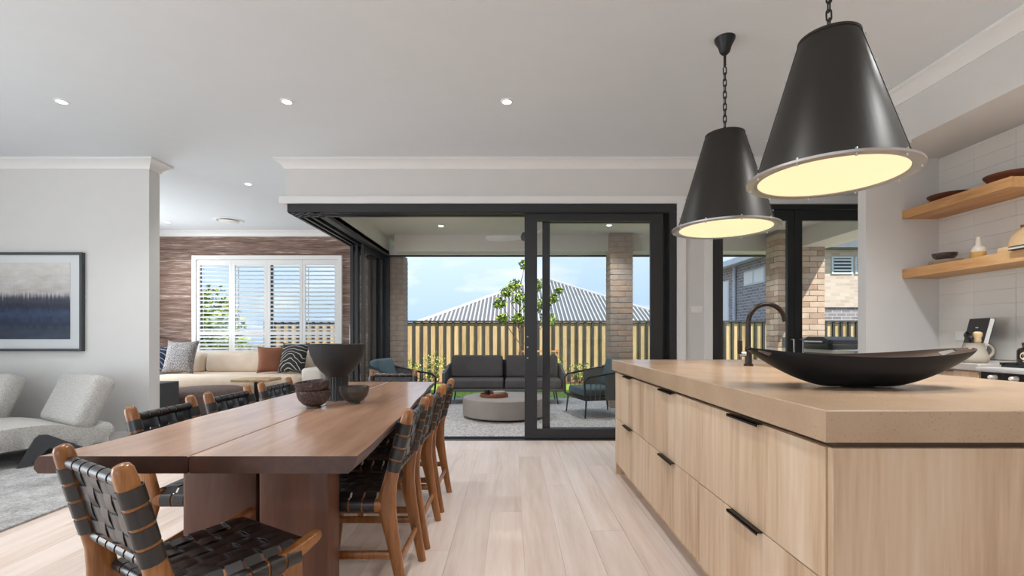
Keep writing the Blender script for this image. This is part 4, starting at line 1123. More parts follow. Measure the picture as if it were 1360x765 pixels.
def weld(o, d=0.0008):
    bm = bmesh.new(); bm.from_mesh(o.data); bmesh.ops.remove_doubles(bm, verts=bm.verts, dist=d)
    bmesh.ops.recalc_face_normals(bm, faces=list(bm.faces)); bm.to_mesh(o.data); bm.free(); o.data.shade_smooth(); return o
def soft_extrude(side, x0, x1, r, name, mat, parent, seg=3):
    """closed (y,z) side profile extruded across x with rounded side edges"""
    bm = bmesh.new(); n = len(side)
    a = [bm.verts.new((x0, y, z)) for y, z in side]; b = [bm.verts.new((x1, y, z)) for y, z in side]
    fa = bm.faces.new(a); fb = bm.faces.new(b[::-1])
    for i in range(n): bm.faces.new((a[(i + 1) % n], a[i], b[i], b[(i + 1) % n]))
    es = list(fa.edges) + list(fb.edges)
    bmesh.ops.bevel(bm, geom=es, offset=r, segments=seg, profile=0.5, affect='EDGES')
    mb = MB(); mb.frombm(bm); bm.free()
    return mb.build(name, mat, parent, smooth=75)
def capsule_profile(pts, t):
    """thick rounded strip around a (y,z) centre line"""
    pts = [Vector((y, z)) for y, z in pts]; n = len(pts); L, R = [], []
    tt = t if isinstance(t, list) else [t] * n
    for i, p in enumerate(pts):
        a, b = pts[max(0, i - 1)], pts[min(n - 1, i + 1)]; d = (b - a).normalized(); nn = Vector((-d.y, d.x))
        L.append(p + nn * tt[i] / 2); R.append(p - nn * tt[i] / 2)
    def cap(c, d, r):
        nn = Vector((-d.y, d.x)); return [c + (nn * cos(a) + d * sin(a)) * r for a in frange(pi * 0.12, pi * 0.88, 6)]
    d1 = (pts[-1] - pts[-2]).normalized(); d0 = (pts[0] - pts[1]).normalized()
    out = L + cap(pts[-1], d1, tt[-1] / 2) + R[::-1] + cap(pts[0], d0, tt[0] / 2)
    return [(v.x, v.y) for v in out]
def smooth_line(pts, n=16):
    out = []; P = [Vector((p[0], p[1])) for p in pts]
    for i in range(len(P) - 1):
        p0, p1, p2, p3 = P[max(0, i - 1)], P[i], P[i + 1], P[min(len(P) - 1, i + 2)]
        for k in range(n):
            t = k / n
            out.append(0.5 * ((2 * p1) + (-p0 + p2) * t + (2 * p0 - 5 * p1 + 4 * p2 - p3) * t * t + (-p0 + 3 * p1 - 3 * p2 + p3) * t ** 3))
    out.append(P[-1]); return [(v.x, v.y) for v in out]
def build_lounge():
    r = MB().rbox(-6.3, -2.86, 2.35, 4.98, 0.0003, 0.016, 0.006, 2).build('area_rug', 'rug_pile', None)
    tag(r, 'large mottled grey area rug under the boucle lounge chairs', 'rug')
    def chair(loc, rz, label):
        t = thing('lounge_chair', label, 'lounge chair', (loc[0], loc[1], 0.0165), rz, 'boucle lounge chairs on the rug')
        seat = capsule_profile(smooth_line([(0.50, 0.205), (0.25, 0.235), (0.0, 0.235), (-0.20, 0.19), (-0.34, 0.165), (-0.42, 0.20)], 5), 0.18)
        soft_extrude(seat, -0.40, 0.40, 0.05, 'seat', 'boucle', t)
        m = MB().rbox(-0.41, 0.41, -0.095, 0.095, 0, 0.49, 0.065, 4).xf(Matrix.Rotation(radians(23), 4, 'X'))
        m.build('backrest', 'boucle', t, (0, -0.255, 0.25), smooth=75)
        for s in (-1, 1):
            x0, x1 = (0.401, 0.422) if s > 0 else (-0.422, -0.401)
            MB().prism([(-0.02, 0.245), (0.03, 0.25), (0.06, 0.225), (0.17, 0.0), (0.11, 0.0), (-0.03, 0.13), (-0.26, 0.0), (-0.40, 0.0)], 'x', x0, x1).build('leg', 'console_dark', t)
        for x in (-0.30, 0.26): MB().prism([(0.30, 0.125), (0.38, 0.125), (0.46, 0.0), (0.41, 0.0)], 'x', x, x + 0.04).build('foot', 'black_metal', t)
        return t
    chair((-4.31, 4.28), radians(150), 'pale grey boucle lounge chair with dark angled legs beside the passage')
    chair((-5.28, 4.36), radians(165), 'pale grey boucle lounge chair partly in view below the framed picture')
build_lounge()

# ------------------------------------------------------------------ living room
def build_living():
    s = thing('sectional_sofa', 'long cream sectional sofa with rounded seat cushions under the shutters', 'sofa', (-4.4, 7.9, 0))
    def at(x0, x1, y0, y1, z0, z1, r, name, mat, seg=3):
        return MB().rbox(x0 + 4.4, x1 + 4.4, y0 - 7.9, y1 - 7.9, z0, z1, r, seg).build(name, mat, s, smooth=70)
    at(-6.2, -2.95, 7.40, 8.40, 0.04, 0.30, 0.03, 'base', 'sofa_cream')
    at(-6.2, -3.22, 8.20, 8.42, 0.30, 0.70, 0.06, 'back_frame', 'sofa_cream')
    at(-3.24, -2.93, 7.38, 8.42, 0.28, 0.60, 0.05, 'arm', 'sofa_white')
    at(-5.48, -3.26, 7.30, 8.22, 0.28, 0.50, 0.10, 'seat_cushion', 'sofa_cream', 5)
    at(-6.2, -5.50, 7.20, 8.22, 0.28, 0.47, 0.08, 'chaise_cushion', 'sofa_white', 5)
    for (a, b) in ((-6.1, -5.14), (-5.12, -4.02), (-4.00, -3.22)):
        m = MB().rbox(-(b - a) / 2, (b - a) / 2, -0.12, 0.12, 0, 0.35, 0.09, 4).xf(Matrix.Rotation(radians(-10), 4, 'X'))
        m.build('back_cushion', 'sofa_cream', s, ((a + b) / 2 + 4.4, 8.10 - 7.9, 0.475), smooth=70)
    cs = [(-5.75, 7.72, 0.44, 'cushion_navy', 12, 'navy cushion with pale line pattern on the sofa'), (-5.30, 7.62, 0.54, 'cushion_tweed', -4, 'large grey tweed cushion on the sofa'),
          (-3.86, 7.74, 0.44, 'cushion_rust', 20, 'rust brown cushion on the sofa'), (-3.50, 7.62, 0.50, 'cushion_black', -14, 'black cushion with white line pattern on the sofa')]
    for (x, y, w, mat, rz, lab) in cs:
        o = cushion(w, w, 0.17).build('cushion', mat, None, (x, y, 0.505)); weld(o)
        o.rotation_euler = (radians(-16), 0, radians(rz)); tag(o, lab, 'cushion', 'cushions on the cream sofa')
    o = thing('ottoman', 'round dark brown boucle ottoman in front of the sofa', 'ottoman', (-4.02, 6.32, 0))
    MB().lathe([(0, 0.03), (0.46, 0.03), (0.50, 0.07), (0.50, 0.34), (0.47, 0.39), (0.40, 0.415), (0, 0.42)], 48).build('upholstery', 'dark_boucle', o, smooth=60)
    MB().lathe([(0, 0), (0.42, 0), (0.42, 0.03), (0, 0.03)], 32).build('base', 'black_metal', o)
    t = thing('side_table', 'low side table with a tan stone top on a black leg', 'side table', (-3.70, 6.98, 0))
    MB().rbox(-0.27, 0.27, -0.20, 0.20, 0.445, 0.485, 0.015, 2).build('top', 'stone_top', t)
    MB().lathe([(0, 0.02), (0.035, 0.02), (0.035, 0.445), (0, 0.445)], 16).build('leg', 'black_metal', t)
    MB().lathe([(0, 0), (0.16, 0), (0.16, 0.02), (0, 0.02)], 28).build('foot', 'black_metal', t)
    c = thing('media_console', 'low charcoal media console behind the picture wall', 'cabinet', (-4.55, 5.46, 0))
    MB().rbox(-0.64, 0.64, -0.2, 0.2, 0.05, 0.57, 0.004, 1).build('body', 'console_dark', c)
    MB().box(-0.60, 0.60, -0.17, 0.17, 0, 0.05).build('plinth', 'black_metal', c)
    for i in range(3): MB().box(-0.63 + 0.42 * i + .003, -0.63 + 0.42 * (i + 1) - .003, 0.2, 0.212, 0.06, 0.56).build('door', 'console_dark', c)
build_living()

# ------------------------------------------------------------------ patio
GZ = -0.02
def brick_pier(x0, y0, nx, height, mat_cycle):
    """brick pier, 350 deep; nx = 1 for a 350 square pier, 3 for a 710 wide one"""
    wid = 0.35 if nx == 1 else 0.71
    p = struct('brick_pier', None, None, (x0, y0, GZ))
    MB().box(0.006, wid - 0.006, 0.006, 0.344, 0, height).build('mortar_core', 'core_mortar', p)
    meshes = [MB().rbox(-0.115, 0.115, -0.055, 0.055, -0.038, 0.038, 0.003, 1).mesh('brick', m) for m in mat_cycle]
    rnd = random.Random(int(x0 * 100) + 3)
    n = int(height / 0.086)
    for c in range(n):
        z = 0.043 + c * 0.086
        if nx == 1:
            if c % 2 == 0: L = [(0.115, 0.055, 0), (0.295, 0.115, 1), (0.235, 0.295, 0), (0.055, 0.235, 1)]
            else: L = [(0.235, 0.055, 0), (0.295, 0.235, 1), (0.115, 0.295, 0), (0.055, 0.115, 1)]
        else:
            if c % 2 == 0: L = [(0.115, 0.055, 0), (0.355, 0.055, 0), (0.595, 0.055, 0), (0.055, 0.235, 1), (0.655, 0.235, 1)]
            else: L = [(0.055, 0.115, 1), (0.235, 0.055, 0), (0.475, 0.055, 0), (0.655, 0.115, 1), (0.115, 0.295, 0), (0.595, 0.295, 0)]
        for (x, y, r) in L:
            link('brick', rnd.choice(meshes), p, (x, y, z), (0, 0, pi / 2 if r else 0))
    return p
def build_patio():
    struct('patio_paving', MB().box(-2.02, 7.0, YB + 0.2, 8.68, -0.12, GZ).box(-8, -2.02, YL + 0.2, 8.68, -0.12, GZ), 'aggregate')
    PC = 2.70
    pc = MB().box(-2.02, 4.80, YB + 0.2, 8.25, PC, PC + 0.10)
    struct('patio_ceiling', pc, 'soffit_paint')
    struct('patio_roof', MB().box(-2.02, 5.0, YB + 0.2, 8.30, PC + 0.10, PC + 0.26), 'roof_plain')
    b = MB().box(-1.86, 4.80, 7.62, 7.92, 2.44, PC).box(4.35, 4.80, YB + 0.2, 7.62, 2.44, PC)
    struct('patio_beam', b, 'soffit_paint')
    struct('patio_fascia', MB().box(-2.02, 4.9, 7.93, 7.96, 2.425, 2.60).box(-2.02, 5.0, 8.22, 8.32, 2.70, 2.96), 'trim_white')
    struct('patio_gutter', MB().box(-2.02, 4.9, 7.925, 7.975, 2.405, 2.427), 'frame_dark')
    mc = ['brick_clay', 'brick_clay_grey']
    brick_pier(1.52, 7.45, 1, 2.715, mc)
    brick_pier(4.00, 7.25, 3, 2.715, ['brick_clay_pale', 'brick_clay', 'brick_clay_pale'])
    brick_pier(-2.15, 7.98, 1, 2.455, ['brick_clay_grey', 'brick_clay_grey'])
    # ceiling fan
    f = thing('ceiling_fan', 'white ceiling fan with dark hub under the patio ceiling', 'ceiling fan', (0.20, 6.60, PC))
    MB().tube([(0, 0, -0.20), (0, 0, 0)], 0.012, 10).build('down_rod', 'fan_white', f)
    MB().lathe([(0, -0.30), (0.07, -0.29), (0.085, -0.24), (0.06, -0.19), (0, -0.18)], 28).build('motor', 'console_dark', f)
    bl = MB(); n = 9; pts = []
    for k in range(n):
        u = k / (n - 1); w = 0.035 + 0.045 * sin(pi * min(1, u * 0.9 + 0.05)); pts.append((0.07 + 0.50 * u, w))
    vs_ = []
    for (x, w) in pts: vs_ += [(x, -w, -0.255 - 0.03 * w / 0.08), (x, w, -0.235), (x, w, -0.228), (x, -w, -0.248 - 0.03 * w / 0.08)]
    fs = [(i * 4 + k, i * 4 + (k + 1) % 4, i * 4 + 4 + (k + 1) % 4, i * 4 + 4 + k) for i in range(n - 1) for k in range(4)] + [(0, 1, 2, 3), tuple(4 * (n - 1) + k for k in range(4))]
    bm_ = bl.add(vs_, fs).mesh('blade', 'fan_white', 30)
    for k in range(3): link('blade', bm_, f, (0, 0, 0), (0, 0, radians(172 + 120 * k)))
    # coffee table
    t = thing('patio_coffee_table', 'low round concrete drum coffee table on the patio', 'coffee table', (-0.10, 6.75, GZ))
    MB().lathe([(0, 0.03), (0.575, 0.03), (0.585, 0.04), (0.585, 0.255), (0.578, 0.268), (0.565, 0.272), (0, 0.272)], 64).build('drum', 'concrete_table', t)
    MB().lathe([(0, 0), (0.50, 0), (0.50, 0.03), (0, 0.03)], 40).build('plinth', 'black_metal', t)
    tz = GZ + 0.2725
    tr = tag(MB().lathe([(0, 0), (0.19, 0), (0.195, 0.01), (0.195, 0.045), (0.187, 0.045), (0.185, 0.014), (0, 0.014)], 40).build('tray', 'tray_terracotta', None, (-0.25, 6.72, tz)), 'round terracotta tray on the patio coffee table', 'tray')
    o = MB().lathe([(0, 0), (0.036, 0), (0.038, 0.01), (0.038, 0.08), (0.03, 0.088), (0, 0.088)], 24).build('candle_jar', 'black_metal', None, (-0.34, 6.70, tz + 0.0145)); tag(o, 'small black candle jar on the terracotta tray', 'jar')
    o = MB().lathe(bowl_profile(0.085, 0.062, 0.04), 32).build('white_bowl', 'ceramic_cream', None, (-0.18, 6.70, tz + 0.0145)); tag(o, 'small cream bowl on the terracotta tray', 'bowl')
    # outdoor sofa
    s = thing('patio_sofa', 'two seat charcoal outdoor sofa with wrapped arms on thin legs', 'sofa', (-0.13, 8.18, GZ))
    W = 1.0
    for x in (-0.48, 0.48):
        MB().rbox(x - 0.465, x + 0.465, -0.30, 0.26, 0.25, 0.40, 0.035, 4).build('seat_cushion', 'patio_fabric', s, smooth=70)
        m = MB().rbox(-0.45, 0.45, -0.08, 0.08, 0, 0.40, 0.05, 4).xf(Matrix.Rotation(radians(-12), 4, 'X')); m.build('back_cushion', 'patio_fabric', s, (x, 0.24, 0.385), smooth=70)
    MB().rbox(-0.96, 0.96, -0.32, 0.34, 0.205, 0.25, 0.015, 2).build('frame', 'patio_rope', s)
    # wrapped back and arms: a curved band
    pth = []; secs = []
    for a in frange(0, 1, 25):
        if a < 0.22: x, y = -0.995, -0.28 + 0.46 * a / 0.22; top = 0.50 + 0.06 * a / 0.22
        elif a > 0.78: x, y = 0.995, 0.18 - 0.46 * (a - 0.78) / 0.22; top = 0.56 - 0.06 * (a - 0.78) / 0.22
        else:
            u = (a - 0.22) / 0.56; th = pi * (1 - u)
            x = 0.995 * (1 if cos(th) > 0 else -1) * abs(cos(th)) ** 0.35; y = 0.18 + 0.22 * abs(sin(th)) ** 0.6; top = 0.56 + 0.14 * abs(sin(th)) ** 0.8
        pth.append((x, y)); secs.append(top)
    mb = MB(); vs_ = []; fs = []
    N = len(pth)
    for i, (x, y) in enumerate(pth):
        a, b = Vector(pth[max(0, i - 1)]), Vector(pth[min(N - 1, i + 1)]); d = (b - a).normalized(); nn = Vector((-d.y, d.x)) * 0.022
        for (q, z) in ((1, 0.20), (1, secs[i]), (-1, secs[i]), (-1, 0.20)): vs_.append((x + nn.x * q, y + nn.y * q, z))
    for i in range(N - 1):
        for k in range(4): fs.append((i * 4 + k, i * 4 + (k + 1) % 4, i * 4 + 4 + (k + 1) % 4, i * 4 + 4 + k))
    fs += [(0, 1, 2, 3), tuple(4 * (N - 1) + k for k in range(4))]
    mb.add(vs_, fs).build('wrapped_shell', 'patio_rope', s, smooth=50)
    for (x, y) in ((-0.85, -0.27), (0.85, -0.27), (-0.85, 0.28), (0.85, 0.28)):
        MB().tube([(x * 1.04, y * 1.05, 0), (x, y, 0.21)], [0.010, 0.014], 8).build('leg', 'black_metal', s)
    # outdoor armchairs
    def armchair(loc, rz, label):
        t = thing('patio_armchair', label, 'armchair', (loc[0], loc[1], GZ), rz, 'rope armchairs on the patio')
        MB().rbox(-0.30, 0.30, -0.28, 0.32, 0.28, 0.40, 0.035, 4).build('seat_cushion', 'patio_cushion_blue', t, smooth=70)
        m = MB().rbox(-0.27, 0.27, -0.07, 0.07, 0, 0.42, 0.05, 4).xf(Matrix.Rotation(radians(16), 4, 'X')); m.build('back_cushion', 'patio_cushion_blue', t, (0, -0.22, 0.385), smooth=70)
        MB().rbox(-0.35, 0.35, -0.33, 0.34, 0.235, 0.28, 0.012, 2).build('frame', 'black_metal', t)
        # arm rail loop
        loop = [(-0.37, 0.34, 0.26), (-0.375, 0.36, 0.50), (-0.37, 0.30, 0.555), (-0.385, -0.10, 0.62), (-0.32, -0.36, 0.69), (0, -0.44, 0.72), (0.32, -0.36, 0.69), (0.385, -0.10, 0.62), (0.37, 0.30, 0.555), (0.375, 0.36, 0.50), (0.37, 0.34, 0.26)]
        MB().tube(loop, 0.015, 8, side=(0, 1, 0.2)).build('arm_rail', 'black_metal', t)
        # rope-wrapped shell behind and beside the seat, front half of the arms open with slats
        vs_ = []; fs = []
        arc = [(-0.375, 0.05, 0.595), (-0.385, -0.10, 0.615), (-0.355, -0.27, 0.66), (-0.28, -0.38, 0.69), (-0.14, -0.43, 0.71), (0, -0.44, 0.715), (0.14, -0.43, 0.71), (0.28, -0.38, 0.69), (0.355, -0.27, 0.66), (0.385, -0.10, 0.615), (0.375, 0.05, 0.595)]
        for (x, y, z) in arc: vs_ += [(x * 0.93, y * 0.88, 0.245), (x, y, z), (x * 0.96, y * 0.96, z), (x * 0.89, y * 0.84, 0.245)]
        for i in range(len(arc) - 1):
            for k in range(4): fs.append((i * 4 + k, i * 4 + (k + 1) % 4, i * 4 + 4 + (k + 1) % 4, i * 4 + 4 + k))
        fs += [(0, 1, 2, 3), tuple(4 * (len(arc) - 1) + k for k in range(4))]
        MB().add(vs_, fs).build('rope_shell', 'patio_rope', t, smooth=40)
        rp = MB().tube([(0, 0, 0), (0, 0, 1)], 0.006, 6).mesh('rope', 'black_metal')
        for sx in (-1, 1):
            for y in (0.12, 0.19, 0.26):
                MB().tube([(sx * 0.352, y, 0.25), (sx * 0.374, y, 0.565)], 0.006, 6).build('rope', 'patio_rope', t)
        for (x, y) in ((-0.33, 0.31), (0.33, 0.31), (-0.30, -0.30), (0.30, -0.30)):
            MB().tube([(x * 1.05, y * 1.08, 0), (x, y, 0.24)], [0.010, 0.014], 8).build('leg', 'black_metal', t)
    armchair((1.22, 6.92), radians(105), 'teal cushioned rope armchair on the patio beside the sliding door glass')
    armchair((-1.55, 6.85), radians(-100), 'teal cushioned rope armchair on the patio beyond the dining table')
    # outdoor kitchen
    k = thing('outdoor_kitchen', 'grey outdoor kitchen bench with splashback at the patio side', 'outdoor kitchen', (4.28, 6.35, GZ))
    MB().box(-0.28, 0.40, -0.75, 0.70, 0.08, 0.90).box(-0.24, 0.36, -0.72, 0.67, 0, 0.08).build('cabinet', 'console_dark', k)
    MB().rbox(-0.32, 0.42, -0.78, 0.72, 0.90, 0.945, 0.003, 1).build('benchtop', 'bench_grey', k)
    MB().box(0.38, 0.42, -0.78, 0.72, 0.945, 1.10).box(-0.32, 0.38, 0.66, 0.72, 0.945, 1.10).build('splashback', 'bbq_steel', k)
    g = thing('barbecue_hood', 'small black barbecue with hood on the outdoor bench', 'barbecue', (4.10, 6.25, GZ + 0.9455))
    MB().rbox(-0.17, 0.20, -0.26, 0.26, 0, 0.07, 0.008, 2).build('base', 'black_metal', g)
    MB().prism([(-0.26, 0.0715), (0.26, 0.0715), (0.26, 0.12), (0.15, 0.165), (-0.15, 0.165), (-0.26, 0.12)], 'x', -0.17, 0.20).build('hood', 'black_metal', g)
    MB().tube([(-0.20, -0.2, 0.10), (-0.20, 0.2, 0.10)], 0.010, 8, side=(0, 0, 1)).build('handle', 'steel', g)
plain('roof_plain', (0.3, 0.3, 0.3), 0.8)
build_patio()

# ------------------------------------------------------------------ garden: lawn, fence, plants, trees
def build_garden():
    struct('ground', MB().box(-40, 45, 8.68, 60, -0.40, -0.12).box(-40, -8, -10, 8.68, -0.40, -0.12).box(7.0, 45, -10, 8.68, -0.40, -0.12).box(4.6, 7.0, -10, YB + 0.2, -0.40, -0.12).box(-8, XL - 0.15, -10, 8.68, -0.40, -0.12).box(XL - 0.15, 4.6, -10, YR - 0.15, -0.40, -0.12), 'earth')
    struct('lawn', MB().box(-8, 9, 8.69, 11.5, -0.119, -0.055), 'grass')
    struct('garden_bed', MB().box(-8, 9, 11.5, 11.98, -0.119, -0.045), 'soil')
    rnd = random.Random(5); mb = MB()
    for i in range(9000):
        x, y = rnd.uniform(-2.2, 6.2), rnd.uniform(8.72, 11.45); h = rnd.uniform(0.02, 0.045); a = rnd.uniform(0, pi)
        dx, dy = 0.004 * cos(a), 0.004 * sin(a)
        mb.add([(x - dx, y - dy, -0.056), (x + dx, y + dy, -0.056), (x + rnd.uniform(-.012, .012), y + rnd.uniform(-.012, .012), -0.055 + h)], [(0, 1, 2)])
    g = mb.build('grass', 'grass', None, smooth=0); tag(g, 'short bright green lawn grass in front of the fence', 'grass', kind='stuff')
    # paling fence
    f = thing('paling_fence', 'tan timber paling fence with dark battens and dark cap along the garden', 'fence', (2.5, 12.0, -0.12))
    pitch = 0.193; x0 = -6.0
    pal = MB().box(-0.069, 0.069, -0.010, 0.010, 0.05, 1.53).mesh('paling', 'paling', 0)
    bat = MB().box(-0.027, 0.027, -0.045, 0.010, 0.02, 1.56).mesh('batten', 'fence_dark', 0)
    n = 0; x = x0
    while x < 10.5:
        link('paling', pal, f, (x - 2.5, 0.015, 0), (0, 0, 0)); link('batten', bat, f, (x + pitch / 2 - 2.5, 0, 0)); x += pitch; n += 1
    MB().box(x0 - 2.7, 10.5 - 2.5, -0.06, 0.05, 1.56, 1.60).build('cap_rail', 'fence_dark', f)
    MB().box(x0 - 2.7, 10.5 - 2.5, 0.026, 0.05, 0.0, 1.55).build('backing', 'fence_dark', f)
    # leafy plants
    def leaves(mb, c, rad, n, size, rnd, flat=1.0):
        for i in range(n):
            while True:
                p = Vector((rnd.uniform(-1, 1), rnd.uniform(-1, 1), rnd.uniform(-1, 1)))
                if p.length < 1: break
            q = Vector(c) + Vector((p.x * rad[0], p.y * rad[1], p.z * rad[2]))
            d = Vector((rnd.uniform(-1, 1), rnd.uniform(-1, 1), rnd.uniform(-1, 0.6))).normalized(); s = size * rnd.uniform(0.7, 1.3)
            w = d.cross(Vector((rnd.uniform(-1, 1), rnd.uniform(-1, 1), rnd.uniform(-1, 1)))).normalized() * s * 0.34
            up = d.cross(w).normalized() * s * 0.08
            mb.add([q, q + d * s * 0.5 + w + up, q + d * s, q + d * s * 0.5 - w + up], [(0, 1, 2), (0, 2, 3)])
    def tree(x, y, h, clumps, label, seed, nl, size, group='garden trees', light=0.45):
        rnd = random.Random(seed)
        t = thing('young_tree', label, 'tree', (x, y, -0.05), 0, group)
        tr = MB().tube([(0, 0, 0), (0.02, 0, h * 0.4), (-0.02, 0.02, h * 0.75), (0.0, 0, h)], [0.028, 0.022, 0.014, 0.006], 8); to = tr.build('trunk', 'bark', t)
        bb = MB(); A = MB(); B = MB()
        for (cx, cy, cz, r) in clumps:
            base = Vector((0, 0, max(0.3, cz - 0.45 - 0.3 * abs(cx))))
            bb.tube([base, base.lerp(Vector((cx, cy, cz)), 0.6) + Vector((0, 0, -0.04)), (cx, cy, cz)], [0.010, 0.007, 0.003], 6)
            leaves(A, (cx, cy, cz), (r, r, r * 0.8), int(nl * (1 - light)), size, rnd); leaves(B, (cx, cy, cz), (r * 1.05, r * 1.05, r * 0.85), int(nl * light), size, rnd)
        bb.build('branches', 'bark', t); A.build('foliage', 'leaf_dark', t, smooth=0); B.build('new_leaves', 'leaf_light', t, smooth=0)
        return t
    # staked tree seen past the sliding door
    k = 10.6 / F
    def cl(px, py, r): return ((px - 690) * k, random.uniform(-0.15, 0.15), 1.10 - (py - 446) * k + 0.05, r)
    tree((690 - 680) * k, 10.6, 1.95, [cl(664, 402, .13), cl(672, 388, .12), cl(684, 378, .15), cl(697, 352, .12), cl(690, 396, .18), cl(704, 412, .16), cl(720, 404, .17), cl(734, 396, .12), cl(728, 424, .18), cl(668, 422, .11), cl(688, 422, .13), cl(714, 380, .14), cl(742, 386, .06)],
         'slender young tree with pale green leaves tied between stakes', 3, 210, 0.062, light=0.6)
    for (px, lab) in ((690, 0), (741, 1)):
        o = MB().box(-0.02, 0.02, -0.02, 0.02, 0, 0.86).build('garden_stake', 'stake', None, ((px - 680) * k, 10.75, -0.06)); tag(o, 'square timber garden stake beside the young tree', 'stake', 'stakes beside the young tree')
    o = MB().box(-0.45, 0.45, -0.012, 0.012, 0, 0.035).build('stake_rail', 'stake', None, ((716 - 680) * k, 10.715, 0.74)); tag(o, 'pale timber rail joining the two tree stakes', 'rail')
    # leafy tree outside the shutters and shrubs along the fence
    tree(-6.7, 10.4, 2.2, [(0, 0, 1.1, .5), (0.4, 0, 1.4, .5), (-0.4, 0.1, 1.5, .5), (0.1, 0.1, 1.9, .45), (0.6, 0, 0.9, .4)], 'dense green tree outside the shuttered window', 8, 320, 0.11, 'garden trees', 0.6)
    def shrub(px, y, w, h, seed, label, lt=0.6, size=0.05, n=260):
        rnd = random.Random(seed); kx = (px - 680) / F * y
        t = thing('garden_shrub', label, 'shrub', (kx, y, -0.06), 0, 'shrubs along the fence')
        st = MB()
        for i in range(6): st.tube([(0, 0, 0), (rnd.uniform(-w, w) * 0.6, rnd.uniform(-w, w) * 0.5, h * 0.8)], [0.008, 0.003], 5)
        st.build('stems', 'bark', t)
        A = MB(); leaves(A, (0, 0, h * 0.55), (w, w * 0.8, h * 0.55), int(n * (1 - lt)), size, rnd); A.build('foliage', 'leaf_dark', t, smooth=0)
        B = MB(); leaves(B, (0, 0, h * 0.58), (w * 1.04, w * 0.84, h * 0.57), int(n * lt), size, rnd); B.build('new_leaves', 'leaf_light', t, smooth=0)
    shrub(577, 11.68, 0.30, 0.72, 11, 'yellow green shrub beside the outdoor sofa against the fence', 0.8)
    shrub(738, 11.62, 0.26, 0.75, 12, 'leafy shrub behind the outdoor sofa below the tree stakes', 0.5)
    shrub(771, 11.68, 0.34, 0.48, 13, 'low shrub behind the teal armchair by the fence', 0.5)
    shrub(545, 11.6, 0.25, 0.55, 14, 'small dark shrub by the fence beyond the dining table', 0.4)
build_garden()

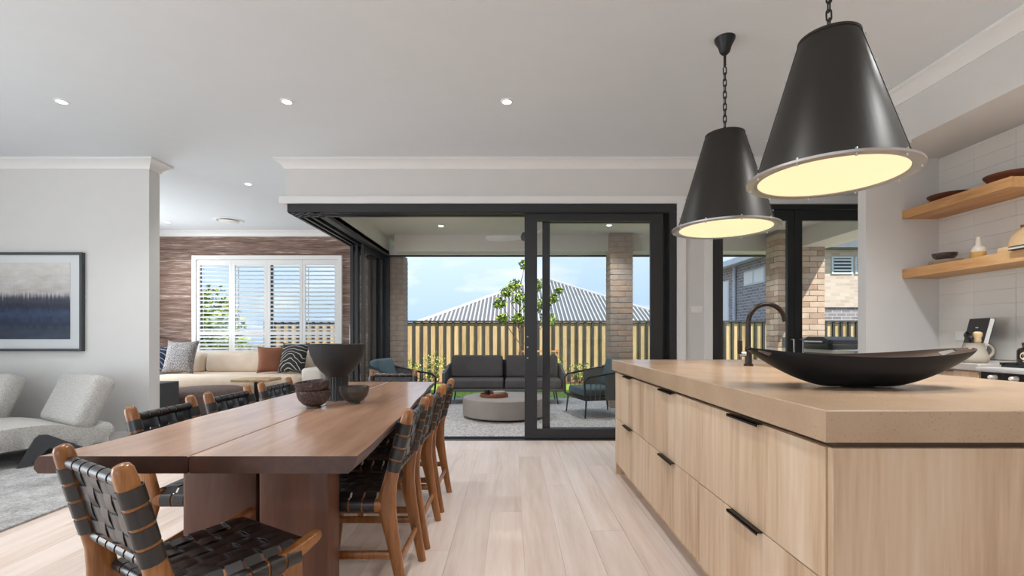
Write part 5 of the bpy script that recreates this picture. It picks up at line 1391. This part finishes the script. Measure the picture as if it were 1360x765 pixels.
# ------------------------------------------------------------------ neighbouring houses
def build_neighbours():
    h = thing('neighbour_house', 'neighbour house with a grey ribbed metal hip roof behind the fence', 'house', (1.5, 24.0, -0.12))
    ez, az, hw, ed = 1.58, 3.93, 5.05, 5.6      # eave height, apex height, half width, eave depth before the apex
    A = Vector((0, -0.4, az + 0.12)); e0 = ez + 0.12
    c = [Vector((-hw, -ed - 0.4, e0)), Vector((hw, -ed - 0.4, e0)), Vector((hw, ed - 0.4, e0)), Vector((-hw, ed - 0.4, e0))]
    MB().add([A] + c, [(0, 1, 2), (0, 2, 3), (0, 3, 4), (0, 4, 1), (1, 4, 3, 2)]).build('roof', 'metal_roof', h, smooth=0)
    rb = MB(); x = -hw + 0.08
    while x < hw:
        t = 1 - abs(x) / hw
        p0 = Vector((x, c[0].y, e0)); p1 = Vector((x, c[0].y + ed * t, e0 + (A.z - e0) * t)); n = Vector((0, -(A.z - e0), ed)).normalized()
        if (p1 - p0).length > 0.05:
            w = 0.032; hh = 0.05
            vs_ = []
            for p in (p0, p1): vs_ += [p + Vector((-w, 0, 0)), p + Vector((w, 0, 0)), p + Vector((w * .6, 0, 0)) + n * hh, p + Vector((-w * .6, 0, 0)) + n * hh]
            rb.add(vs_, [(0, 1, 2, 3), (4, 5, 6, 7), (0, 1, 5, 4), (1, 2, 6, 5), (2, 3, 7, 6), (3, 0, 4, 7)])
        x += 0.155
    tag(rb.build('roof_ribs', 'metal_roof_rib', h, smooth=0), kind='stuff')
    hp = MB()
    for q in c[:2]: hp.tube([q + Vector((0, 0, 0.03)), A + Vector((0, 0, 0.03))], 0.07, 8)
    hp.build('hip_capping', 'metal_roof_rib', h)
    MB().box(-hw, hw, c[0].y - 0.08, c[0].y, e0 - 0.14, e0 + 0.02).build('gutter', 'roof_fascia', h)
    MB().box(-hw + 0.4, hw - 0.4, c[0].y + 0.4, c[2].y - 0.4, 0, e0 - 0.02).build('wall', 'far_brick_grey', h)
    # side neighbour with high windows
    s = thing('brick_house', 'brick house with sunlight painted on its upper wall, white gutter and high windows beyond the patio', 'house', (9.0, 15.0, -0.12))
    X0, Y0, X1, Y1 = 7.0, 12.35, 13.0, 19.5; Hh = 3.30 + 0.12
    MB().box(X0 - 9, X1 - 9, Y0 + 0.05 - 15, Y1 - 15, 0, Hh).build('wall', 'far_brick_grey', s)
    MB().box(X0 + .9 - 9, X1 - 9, Y0 - 15, Y0 + 0.05 - 15, 1.95, Hh).build('sunlit_upper_wall', 'far_brick_sunlit', s)  # pale brick panel paints the sunlit top of the front wall
    MB().prism([(X0 - 0.45 - 9, Hh), (X1 + 0.4 - 9, Hh), ((X0 + X1) / 2 - 9, Hh + 1.25)], 'y', Y0 - 0.4 - 15, Y1 + 0.4 - 15).build('roof', 'tile_roof_dark', s)
    MB().box(X0 - 0.55 - 9, X0 - 0.42 - 9, Y0 - 0.4 - 15, Y1 + 0.4 - 15, Hh - 0.10, Hh + 0.06).build('gutter', 'gutter_white', s)
    MB().box(X0 - 0.42 - 9, X0 - 9, Y0 - 0.4 - 15, Y1 + 0.4 - 15, Hh - 0.02, Hh).build('soffit', 'gutter_white', s)
    MB().tube([(X0 - 0.06 - 9, 15.05 - 15, 0.1), (X0 - 0.06 - 9, 15.05 - 15, Hh - 0.05)], 0.05, 8).build('downpipe', 'gutter_white', s)
    for (y0, y1, z0, z1) in ((13.3, 14.5, 2.70, 3.14), (15.5, 16.5, 1.2, 3.02)):
        w = MB().box(X0 - 0.03 - 9, X0 + 0.02 - 9, y0 - 15, y1 - 15, z0, z1).build('window', 'gutter_white', s)
        for i in range(2):
            a = y0 + (y1 - y0) * i / 2 + 0.05; b = y0 + (y1 - y0) * (i + 1) / 2 - 0.05
            MB().box(X0 - 0.04 - 9, X0 - 0.028 - 9, a - 15, b - 15, z0 + 0.05, z1 - 0.05).build('pane', 'white_plastic', w)
    for i, (a, b) in enumerate(((8.18, 8.72), (8.78, 9.3))):
        w = MB().box(a - 9, b - 9, Y0 - 0.03 - 15, Y0 + 0.01 - 15, 2.80, 3.25).build('window', 'gutter_white', s)
        MB().box(a + .05 - 9, b - .05 - 9, Y0 - 0.036 - 15, Y0 - 0.029 - 15, 2.85, 3.20).build('pane', 'frame_dark' if i == 0 else 'green_glass', w)
        for k in range(4): MB().box(a + .05 - 9, b - .05 - 9, Y0 - 0.05 - 15, Y0 - 0.036 - 15, 2.88 + 0.085 * k, 2.92 + 0.085 * k).build('slat', 'gutter_white', w)
build_neighbours()
